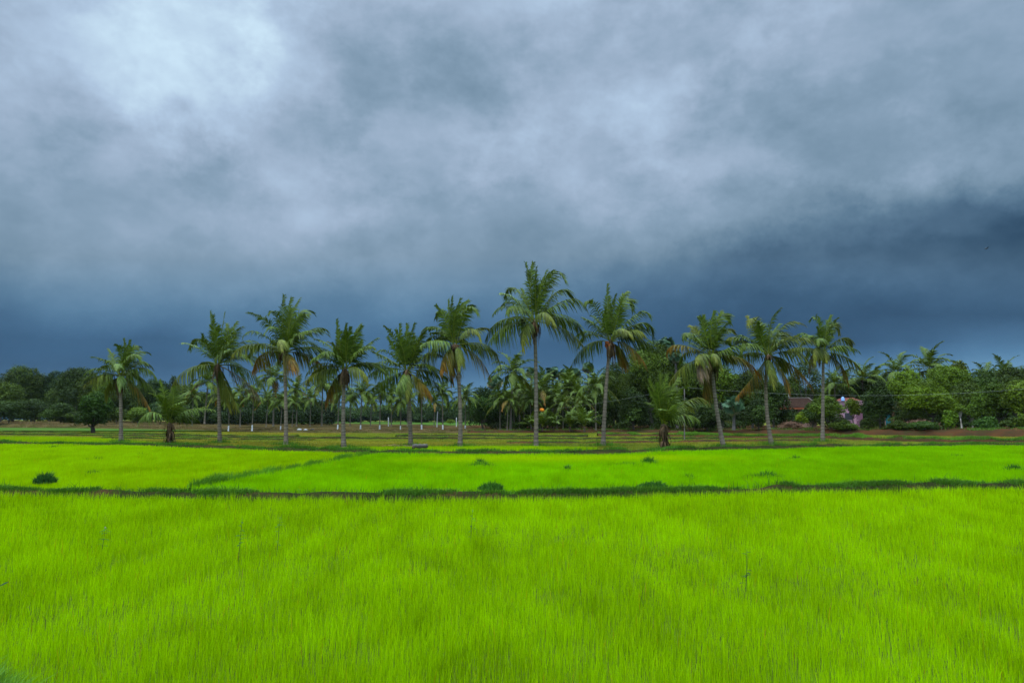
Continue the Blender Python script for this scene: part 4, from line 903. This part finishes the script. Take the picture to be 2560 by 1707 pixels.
# ------------------------------------------------------------------ poles and the overhead wire
def pole(name, px, top_y, base_y, D, r, col, label, mat, arm=True, lean=0):
    B = at(px, base_y, D); T = at(px + lean, top_y, D)
    root = thing(name, B, label, 'pole')
    H = T[2] - B[2]; dx = T[0] - B[0]
    Shape().tube([(0, 0, -.3), (dx * .5, 0, H * .5), (dx, 0, H)], [r, r * .95, r * .85], col, 8).build('shaft', mat, root)
    if arm:
        Shape().box((dx - .35, -.04, H - .18), (dx + .35, .04, H - .10), np.array(col) * .9).build('cross_arm', mat, root, False)
        for s in (-.28, .28): Shape().tube([(dx + s, 0, H - .1), (dx + s, 0, H + .06)], [.035, .025], (.45, .42, .4), 6).build('insulator', mat, root)
    return np.array([T[0], D, T[2]])
p_mid = pole('iron_pole', 1711, 968, 1096, 62, .05, (.05, .038, .032), 'thin dark iron pole carrying the wire beside the feathery young palm', M_metal, False)
p_far = at(1240, 1026, 128); p_end = at(2700, 958, 66)
pole('wire_post', 1240, 1024, 1066, 128, .08, (.3, .3, .29), 'weathered wire post beside the dark round tree', M_plain, False)
S = Shape()
def span(S, a, b, sag, n=40):
    t = np.linspace(0, 1, n)[:, None]
    p = a + (b - a) * t; p[:, 2] -= sag * 4 * (t * (1 - t))[:, 0]
    S.tube(p, .0075, (.22, .24, .22), 5, False)
span(S, p_far, p_mid, .75); span(S, p_mid, p_end, .95)
tag(S.build('overhead_wire', M_metal), 'single overhead wire sagging from the iron pole in front of the village trees', 'wire')
pole('concrete_post', 1092, 1028, 1066, 130, .11, (.28, .28, .27), 'pale concrete post leaning slightly between the whitewashed palms on the meadow edge', M_plain, False, 2)
pole('concrete_post', 971, 1043, 1066, 130, .10, (.36, .37, .37), 'short white concrete post under the leafy palm with the log', M_plain, False)
pole('concrete_post', 1141, 1043, 1067, 130, .08, (.36, .37, .37), 'short white concrete post beside the leaning yellow palm trunk', M_plain, False)

# ------------------------------------------------------------------ tufts, weeds and small things in the paddies
def tuft(px, py, wpx, hpx, label, col=(.035, .12, .012), name='grass_tuft', N=700, z=.03, dz=0, leafy=0):
    D = (EYE - .25) * F / (py - 1045); B = at(px, py, D); B[2] = z; w = wpx * D / F / 2; h = hpx * D / F + .15
    root = thing(name, B, label, 'grass', 'dark grass clumps in the middle paddies')
    a = rng.random(N) * 6.28; r = np.sqrt(rng.random(N))
    p = np.stack([np.cos(a) * r * w, np.sin(a) * r * max(.35, w * .45), np.zeros(N)], 1)
    hh = h * (1.15 - .8 * r ** 2) * (.35 + .8 * rng.random(N)) * (.35 + 1.3 * fbm(p[:, 0] * 2.6 + px, p[:, 1] * 2, 3))
    S = Shape(); blades(S, p, hh, .007 + .0003 * D, np.array(col) * (.55 + .9 * rng.random((N, 1))), .55, 4); S.build('leaf_blades', M_grass, root)
    if leafy:
        S = Shape(); leaf_cloud(S, [np.array([-.3 * w, 0, h * .35]), np.array([.35 * w, 0, h * .25])], [np.array([w * .6, w * .5, h * .42]), np.array([w * .6, w * .5, h * .3])], .07, np.array(col) * .9, .7); S.build('foliage', M_leaf, root)
    return root
tuft(113, 1199, 44, 9, 'tall bushy dark green clump standing alone on the near bund', (.028, .09, .02), 'grass_tuft', 800, .2, 0, 0)
tuft(228, 1142, 84, 5, 'long flat dark clump in the yellow green paddy', N=1100)
tuft(234, 1173, 40, 4, 'small dark clump below the long flat one in the yellow green paddy', N=400)
tuft(134, 1113, 26, 4, 'tiny dark clump against the far edge of the yellow green paddy', N=300)
tuft(352, 1130, 16, 3, 'dot of dark grass beyond the long flat clump', N=200)
tuft(1205, 1156, 110, 6, 'wide grassy clump in the green paddy below the leaning yellow palm', (.05, .16, .012), N=1500)
tuft(1200, 1150, 40, 12, 'taller dark tuft rising from the wide grassy clump', (.035, .12, .012), N=500)
tuft(1570, 1152, 120, 5, 'wide dark clump in the green paddy below the curved palm', (.045, .15, .012), N=1500)
tuft(1620, 1150, 42, 14, 'taller end of the wide clump below the feathery young palm', (.04, .14, .012), N=600)
tuft(1418, 1164, 18, 7, 'little dark tuft alone in the green paddy', N=260)
tuft(1722, 1182, 26, 6, 'little dark tuft near the bund below the feathery young palm', N=300)
tuft(1910, 1180, 120, 8, 'broad dark clump close to the bund below the orange-tipped palm', (.04, .14, .012), N=1500)
tuft(1986, 1141, 44, 7, 'dark tuft far out in the green paddy below the last palm', N=600)
tuft(2390, 1133, 70, 3, 'faint flat clump in the green paddy toward the red bank', (.07, .2, .012), N=700)
tuft(2535, 1166, 70, 10, 'dark clump at the open edge of the green paddy', N=900)
for px, py, w, h, lab in [(1225, 1217, 64, 4, 'bushy dark weed on the bund below the tallest palm'), (1630, 1213, 76, 4, 'spreading dark weed on the bund below the feathery young palm')]:
    t = tuft(px, py, w, h * .6, lab, (.04, .125, .014), 'bund_weed', 700, .24, 0, 0); t['group'] = 'weeds on the front bund'

def weed(px, py, H, label, n=14, col=(.035, .12, .02), flower=None):
    B = on(px, py, .02); root = thing('weed', B, label, 'weed', 'weeds standing up out of the near rice')
    S = Shape(); pts = np.array([(0, 0, 0), (.02, 0, H * .5), (.035, 0, H)]); S.tube(bez(*pts, 10), np.linspace(.005, .002, 10), (.09, .12, .04), 5); S.build('stem', M_bark, root)
    S = Shape(); t = rng.uniform(.3, 1, n); a = np.arange(n) * 2.4; L = .05 + .07 * rng.random(n); u = np.linspace(0, 1, 4)
    st = np.stack([.035 * t, 0 * t, H * t], 1); d = unit(np.stack([np.cos(a), np.sin(a), .5 + 0 * a], 1))
    C3 = st[:, None] + d[:, None] * (L[:, None] * u)[..., None] - np.array([0, 0, .5]) * (L[:, None] * u ** 2)[..., None]
    S.ribbons(C3, np.stack([-np.sin(a), np.cos(a), 0 * a], 1)[:, None], .014 * np.array([.3, 1, .8, .05])[None] * np.ones((n, 1)), np.array(col) * np.array([1.5, 1.3, .4]) * (.6 + .7 * rng.random((n, 1)))); S.build('leaves', M_grass, root)
    if flower: 
        S = Shape(); S.ball((.035, 0, H + .008), (.010, .010, .008), (.55, .55, .5), 8, 6); S.build('flower', M_plain, root)
weed(594, 1412, .62, 'tall leafy weed poking above the near rice below the slim orange-fronded palm')
weed(252, 1395, .42, 'weed with a small white flower in the near rice below the bushy-topped palm', flower=1)
weed(690, 1402, .60, 'thin sparse weed beside the tall leafy one in the near rice', 8)
weed(1175, 1375, .62, 'very thin weed in the near rice below the leaning yellow palm', 8)
weed(1864, 1495, .52, 'small dark weed in the near rice below the leaning brown-skirted palm', 9, (.025, .07, .015))
B = on(-25, 1590, .02); root = thing('broad_leaf_weed', B, 'dark broad leaf reaching in over the rice at the open edge', 'weed')
S = Shape(); S.tube(bez(np.zeros(3), np.array([0, 0, .3]), np.array([.05, 0, .45]), 8), np.linspace(.006, .003, 8), (.06, .09, .03), 5); S.build('stem', M_bark, root)
S = Shape(); u = np.linspace(0, 1, 6)
for a, L in ((.62, .11), (2.4, .08)):
    C3 = np.array([.05, 0, .44])[None, None] + np.stack([np.cos(a) * L * u, np.full(6, -.01), np.sin(a) * L * u - .02 * u ** 2], -1)[None]
    S.ribbons(C3, np.array([[[-math.sin(a) * .6, .8, math.cos(a) * .6]]]), .012 * np.sin(u * 2.9 + .1)[None], np.array([[.02, .05, .02]]))
S.build('leaf', M_leaf, root)

# grey log and dry frond at the foot of the leafy palm
B = on(1030, 1119, .26); E = on(1066, 1120, .26)
root = thing('fallen_log', (B[0], B[1], .27), 'grey weathered palm log lying on the bund at the foot of a palm', 'log')
S = Shape(); pts = np.linspace((0, 0, .08), (E[0] - B[0], .1, .10), 9); pts[:, 2] += .012 * rng.standard_normal(9)
S.tube(pts, .12 + .015 * rng.standard_normal(9), (.10, .092, .08), 9); S.build('bark', M_trunk, root)
B = on(955, 1120, .26)
root = thing('fallen_frond', (B[0], B[1], .33), 'dry fallen palm frond lying on the bund beside the grey log', 'palm frond')
S = Shape(); frond_shape(S, np.array([0, 0, .05]), np.array([.9, .1, .12]), np.array([1.8, .15, .03]), 'd', .4, 30, .02, .3, None, .0, 3); S.build('leaflets', M_frond, root)

# dry brush heaps on the red bank
for px, py, w, lab in [(1978, 1068, 46, 'heap of dry reddish branches beside the lime green bush'), (2300, 1064, 80, 'long heap of dry brush under the vine-smothered thicket')]:
    D = 83; B = at(px, py, D); root = thing('brush_heap', B, lab, 'brush heap')
    n = 420; ww = w * D / F / 2; st = np.stack([rng.uniform(-ww, ww, n), rng.uniform(-.6, .6, n), np.zeros(n)], 1)
    st[:, 2] = rng.random(n) * .6 * (1 - (st[:, 0] / ww) ** 2) + .05
    d = unit(np.stack([rng.standard_normal(n), .5 * rng.standard_normal(n), .35 * rng.standard_normal(n)], 1)); u = np.linspace(-.5, .5, 3)
    S = Shape(); S.ribbons(st[:, None] + d[:, None] * (rng.uniform(.5, 1.2, (n, 1)) * u)[..., None], unit(np.cross(d, rng.standard_normal((n, 3))))[:, None], .02 * np.ones((n, 3)), np.array([.20, .115, .075]) * (.5 + rng.random((n, 1))))
    S.build('twigs', M_bark, root)
# pale sacks beyond the stubble
for k, (px, w, lab) in enumerate([(748, .35, 'white sack on the straw bank, first of a scatter beside the slim palm trunk'), (764, .3, 'small white sack in the middle of the scatter on the straw bank'), (781, .33, 'dark sack at the end of the scatter on the straw bank')]):
    B = at(px, 1077, 95); root = thing('sack', (B[0], 95, B[2]), lab, 'sack')
    Shape().ball((0, 0, w * .45), (w, w * .7, w * .5), (.34, .34, .33) if k < 2 else (.04, .04, .04), 12, 8, .15).build('bag', M_plain, root)
    Shape().ball((w * .9, 0, w * .5), (w * .28, w * .2, w * .2), (.3, .3, .29) if k < 2 else (.04, .04, .04), 8, 6, .2).build('tied_neck', M_plain, root)

# a bird crossing the storm cloud
B = at(2466, 622, 60); root = thing('bird', B, 'small dark bird gliding against the storm cloud', 'bird')
S = Shape(); S.tube([(-.16, 0, -.05), (-.08, 0, -.02), (.02, 0, .02), (.12, 0, .05), (.18, 0, .07)], [.01, .035, .045, .03, .012], (.05, .055, .06), 8)
for s in (-1, 1):
    u = np.linspace(0, 1, 5)
    C3 = np.stack([.03 - .10 * u ** 2 + .05 * u, s * .42 * u, .03 + .10 * np.sin(u * 2)], -1)[None]
    S.ribbons(C3, np.array([[[1., 0, .3]]]), .06 * (1 - u ** 2 * .9)[None], np.array([[.05, .055, .06]]))
S.build('body', M_bark, root)

# the damp air under the cloud
HAZE = .00004
if HAZE:
    m, nt, p, out = mat_new('damp_air'); nt.nodes.remove(p)
    v = nt.nodes.new('ShaderNodeVolumePrincipled'); v.inputs['Density'].default_value = HAZE; v.inputs['Color'].default_value = (.78, .88, 1, 1); v.inputs['Anisotropy'].default_value = .2
    nt.links.new(v.outputs[0], out.inputs['Volume'])
    tag(Shape().box((-720, -80, -1.2), (720, 920, 24), W1).build('haze', m, None, False), 'thin damp air between the eye and the far trees', None, None, 'stuff')

# ------------------------------------------------------------------ sky, sun, camera
world = bpy.data.worlds.new('World'); scene.world = world; world.use_nodes = True
nt = world.node_tree; N = nt.nodes; Lk = nt.links
for nd in list(N): N.remove(nd)
out = N.new('ShaderNodeOutputWorld')
SUN_EL, SUN_AZ = R(66), R(215)          # azimuth clockwise from +Y: behind the camera's shoulder, over the open fields
def val(op, a, b=None, clamp=False):
    n = N.new('ShaderNodeMath'); n.operation = op; n.use_clamp = clamp
    for i, v in enumerate((a, b)):
        if v is None: continue
        if isinstance(v, (int, float)): n.inputs[i].default_value = v
        else: Lk.new(v, n.inputs[i])
    return n.outputs[0]
tc = N.new('ShaderNodeTexCoord'); gen = tc.outputs['Generated']
def noise(scale, detail, rough, offset=(0, 0, 0), stretch=(1, 1, 1)):
    mp = N.new('ShaderNodeMapping'); mp.inputs['Location'].default_value = offset; mp.inputs['Scale'].default_value = stretch
    Lk.new(gen, mp.inputs[0])
    n = N.new('ShaderNodeTexNoise'); n.inputs['Scale'].default_value = scale; n.inputs['Detail'].default_value = detail; n.inputs['Roughness'].default_value = rough
    Lk.new(mp.outputs[0], n.inputs['Vector']); return n.outputs['Fac'], n.outputs['Color']
sep = N.new('ShaderNodeSeparateXYZ'); Lk.new(gen, sep.inputs[0])
fy = val('MAXIMUM', sep.outputs[1], .12); az = val('DIVIDE', sep.outputs[0], fy); el = val('DIVIDE', sep.outputs[2], fy)   # slopes of the view direction over the ground axis
w1, _ = noise(3.2, 5, .55, (3.1, 0, 0)); w2, _ = noise(3.2, 5, .55, (0, 7.7, 1.3))
w3, _ = noise(9, 7, .65, (1, 2, 3)); w4, _ = noise(9, 7, .65, (5, 1, 8))
soft = N.new('ShaderNodeMapRange'); soft.inputs[1].default_value = .10; soft.inputs[2].default_value = .36; Lk.new(el, soft.inputs[0])
amp = val('ADD', val('MULTIPLY', soft.outputs[0], .8), .2)
az2 = val('ADD', val('ADD', az, .05), val('MULTIPLY', val('ADD', val('MULTIPLY', val('SUBTRACT', w1, .5), .10), val('MULTIPLY', val('SUBTRACT', w3, .5), .24)), amp))
el2 = val('ADD', el, val('MULTIPLY', val('ADD', val('MULTIPLY', val('SUBTRACT', w2, .5), .07), val('MULTIPLY', val('SUBTRACT', w4, .5), .17)), amp))
COLS = np.arange(17) * 160
ROWS = [(0, [180, 190, 204, 221, 215, 196, 182, 176, 176, 183, 185, 185, 184, 180, 177, 175, 174]),
        (120, [188, 194, 206, 223, 218, 184, 168, 166, 170, 182, 187, 191, 184, 176, 177, 175, 172]),
        (240, [180, 174, 182, 212, 216, 184, 162, 158, 162, 180, 194, 191, 168, 168, 169, 169, 164]),
        (340, [172, 165, 166, 180, 196, 184, 168, 158, 168, 184, 189, 179, 164, 164, 163, 157, 146]),
        (440, [168, 164, 164, 158, 156, 190, 174, 158, 172, 172, 180, 174, 165, 165, 156, 146, 132]),
        (540, [154, 158, 162, 158, 164, 186, 182, 168, 156, 154, 164, 158, 146, 130, 114, 98, 84]),
        (620, [138, 147, 155, 155, 160, 166, 160, 154, 146, 144, 144, 130, 110, 98, 92, 88, 86]),
        (700, [116, 128, 142, 142, 144, 140, 134, 140, 140, 130, 122, 104, 95, 94, 96, 100, 98]),
        (780, [92, 106, 124, 122, 118, 112, 116, 120, 114, 104, 95, 88, 84, 80, 76, 80, 80]),
        (850, [84, 90, 92, 90, 98, 102, 102, 98, 88, 90, 84, 78, 74, 72, 80, 94, 106]),
        (910, [86, 86, 86, 87, 93, 98, 102, 96, 88, 92, 96, 92, 98, 110, 120, 130, 138]),
        (960, [94, 94, 94, 98, 106, 114, 116, 114, 118, 124, 122, 122, 126, 130, 134, 138, 140]),
        (1050, [98] * 4 + [112, 118, 122] + [122] * 10)]
AZ0, AZ1 = -.85, .85
uaz = N.new('ShaderNodeMapRange'); uaz.inputs[1].default_value = AZ0; uaz.inputs[2].default_value = AZ1; Lk.new(az2, uaz.inputs[0])
def row(vals):
    r = N.new('ShaderNodeValToRGB'); r.color_ramp.interpolation = 'CARDINAL'; e = r.color_ramp.elements
    pos = [((x - 1280) / (F * .965) - AZ0) / (AZ1 - AZ0) for x in COLS]
    while len(e) < 17: e.new(.5)
    for k in range(17): e[k].position = pos[k]; g = vals[k] / 255; e[k].color = (g, g, g, 1)
    Lk.new(uaz.outputs[0], r.inputs[0]); return r.outputs[0]
def el_of(y): 
    d = ray(1280, y); return d[2] / d[1]
prev = row(ROWS[-1][1]); pe = el_of(ROWS[-1][0])
for y, v in ROWS[-2::-1]:
    e1 = el_of(y); m = N.new('ShaderNodeMapRange'); m.interpolation_type = 'LINEAR'; m.inputs[1].default_value = pe; m.inputs[2].default_value = e1; Lk.new(el2, m.inputs[0])
    mx = N.new('ShaderNodeMix'); mx.data_type = 'FLOAT'; Lk.new(m.outputs[0], mx.inputs[0])
    for k, s in ((2, prev), (3, row(v))): Lk.new(s, mx.inputs[k])
    prev, pe = mx.outputs[0], e1
# higher up and behind the camera the cloud is thinner and brighter
m = N.new('ShaderNodeMapRange'); m.inputs[1].default_value = .58; m.inputs[2].default_value = .86; Lk.new(sep.outputs[2], m.inputs[0])
b = N.new('ShaderNodeMapRange'); b.inputs[1].default_value = .25; b.inputs[2].default_value = -.35; Lk.new(sep.outputs[1], b.inputs[0])
thin = val('MAXIMUM', m.outputs[0], val('MULTIPLY', b.outputs[0], .16))
mx = N.new('ShaderNodeMix'); mx.data_type = 'FLOAT'; Lk.new(thin, mx.inputs[0]); Lk.new(prev, mx.inputs[2]); mx.inputs[3].default_value = 224 / 255
n1, _ = noise(6, 8, .6, (2, 4, 6), (1, 1, 1.6)); n2, _ = noise(2.2, 6, .55, (9, 4, 1), (1, 1, 2.2))
sb = N.new('ShaderNodeMapRange'); sb.interpolation_type = 'SMOOTHSTEP'; sb.inputs[1].default_value = .42; sb.inputs[2].default_value = .60; n3, _ = noise(4.5, 9, .62, (7, 3, 5), (1, 1, 1.5)); Lk.new(n3, sb.inputs[0])
bil = val('MULTIPLY', val('SUBTRACT', sb.outputs[0], .5), .062)     # billows with firmer edges
det = val('ADD', bil, val('ADD', val('MULTIPLY', val('SUBTRACT', n1, .5), .34), val('MULTIPLY', val('SUBTRACT', n2, .5), .12)))
lum = val('ADD', mx.outputs[0], val('MULTIPLY', det, amp))
cr = N.new('ShaderNodeValToRGB'); Lk.new(lum, cr.inputs[0]); e = cr.color_ramp.elements
def lin(c): return tuple((x / 255 / 12.92) if x / 255 <= .04045 else ((x / 255 + .055) / 1.055) ** 2.4 for x in c)
stops = [(60, (32, 60, 82)), (72, (42, 72, 98)), (86, (58, 88, 114)), (100, (74, 104, 130)), (120, (94, 124, 148)), (140, (118, 145, 167)), (160, (136, 161, 184)), (180, (160, 181, 205)), (200, (178, 201, 226)), (228, (206, 232, 250))]
while len(e) < len(stops): e.new(.5)
for k, (p, c) in enumerate(stops): e[k].position = p / 255; e[k].color = (*lin(c), 1)
low = N.new('ShaderNodeMapRange'); low.inputs[1].default_value = .24; low.inputs[2].default_value = .10; Lk.new(el, low.inputs[0])
blu = N.new('ShaderNodeMix'); blu.data_type = 'RGBA'; blu.blend_type = 'MULTIPLY'; Lk.new(low.outputs[0], blu.inputs[0]); Lk.new(cr.outputs[0], blu.inputs[6]); blu.inputs[7].default_value = (.66, .98, 1.20, 1)
bg = N.new('ShaderNodeBackground'); Lk.new(blu.outputs[2], bg.inputs[0])
boost = val('ADD', 1.0, val('MULTIPLY', thin, 5.0)); Lk.new(boost, bg.inputs[1])
sky = N.new('ShaderNodeTexSky'); sky.sky_type = 'NISHITA'; sky.sun_disc = False; sky.sun_elevation = SUN_EL; sky.sun_rotation = SUN_AZ
bg2 = N.new('ShaderNodeBackground'); Lk.new(sky.outputs[0], bg2.inputs[0]); bg2.inputs[1].default_value = .1
ms = N.new('ShaderNodeMixShader'); ms.inputs[0].default_value = .05
Lk.new(bg.outputs[0], ms.inputs[1]); Lk.new(bg2.outputs[0], ms.inputs[2]); Lk.new(ms.outputs[0], out.inputs[0])
world.cycles.sampling_method = 'MANUAL'; world.cycles.sample_map_resolution = 512

ld = bpy.data.lights.new('sun', 'SUN'); ld.energy = 1.5; ld.angle = R(12); ld.color = (1, .96, .88)
lo = bpy.data.objects.new('sun', ld); C.objects.link(lo)
from mathutils import Vector
sd = Vector((math.sin(SUN_AZ) * math.cos(SUN_EL), math.cos(SUN_AZ) * math.cos(SUN_EL), math.sin(SUN_EL)))
lo.rotation_euler = sd.to_track_quat('Z', 'Y').to_euler(); lo.location = (0, 0, 60)

cam = bpy.data.cameras.new('camera'); cam.lens = 24; cam.sensor_width = 36; cam.clip_end = 6000; cam.clip_start = .05
co = bpy.data.objects.new('camera', cam); C.objects.link(co); co.location = (0, 0, EYE); co.rotation_euler = (R(90) + PITCH, 0, 0)
scene.camera = co
scene.view_settings.view_transform = 'Standard'; scene.view_settings.look = 'None'; scene.view_settings.exposure = 0; scene.view_settings.gamma = 1
scene.cycles.max_bounces = 6; scene.cycles.diffuse_bounces = 3; scene.cycles.transmission_bounces = 4
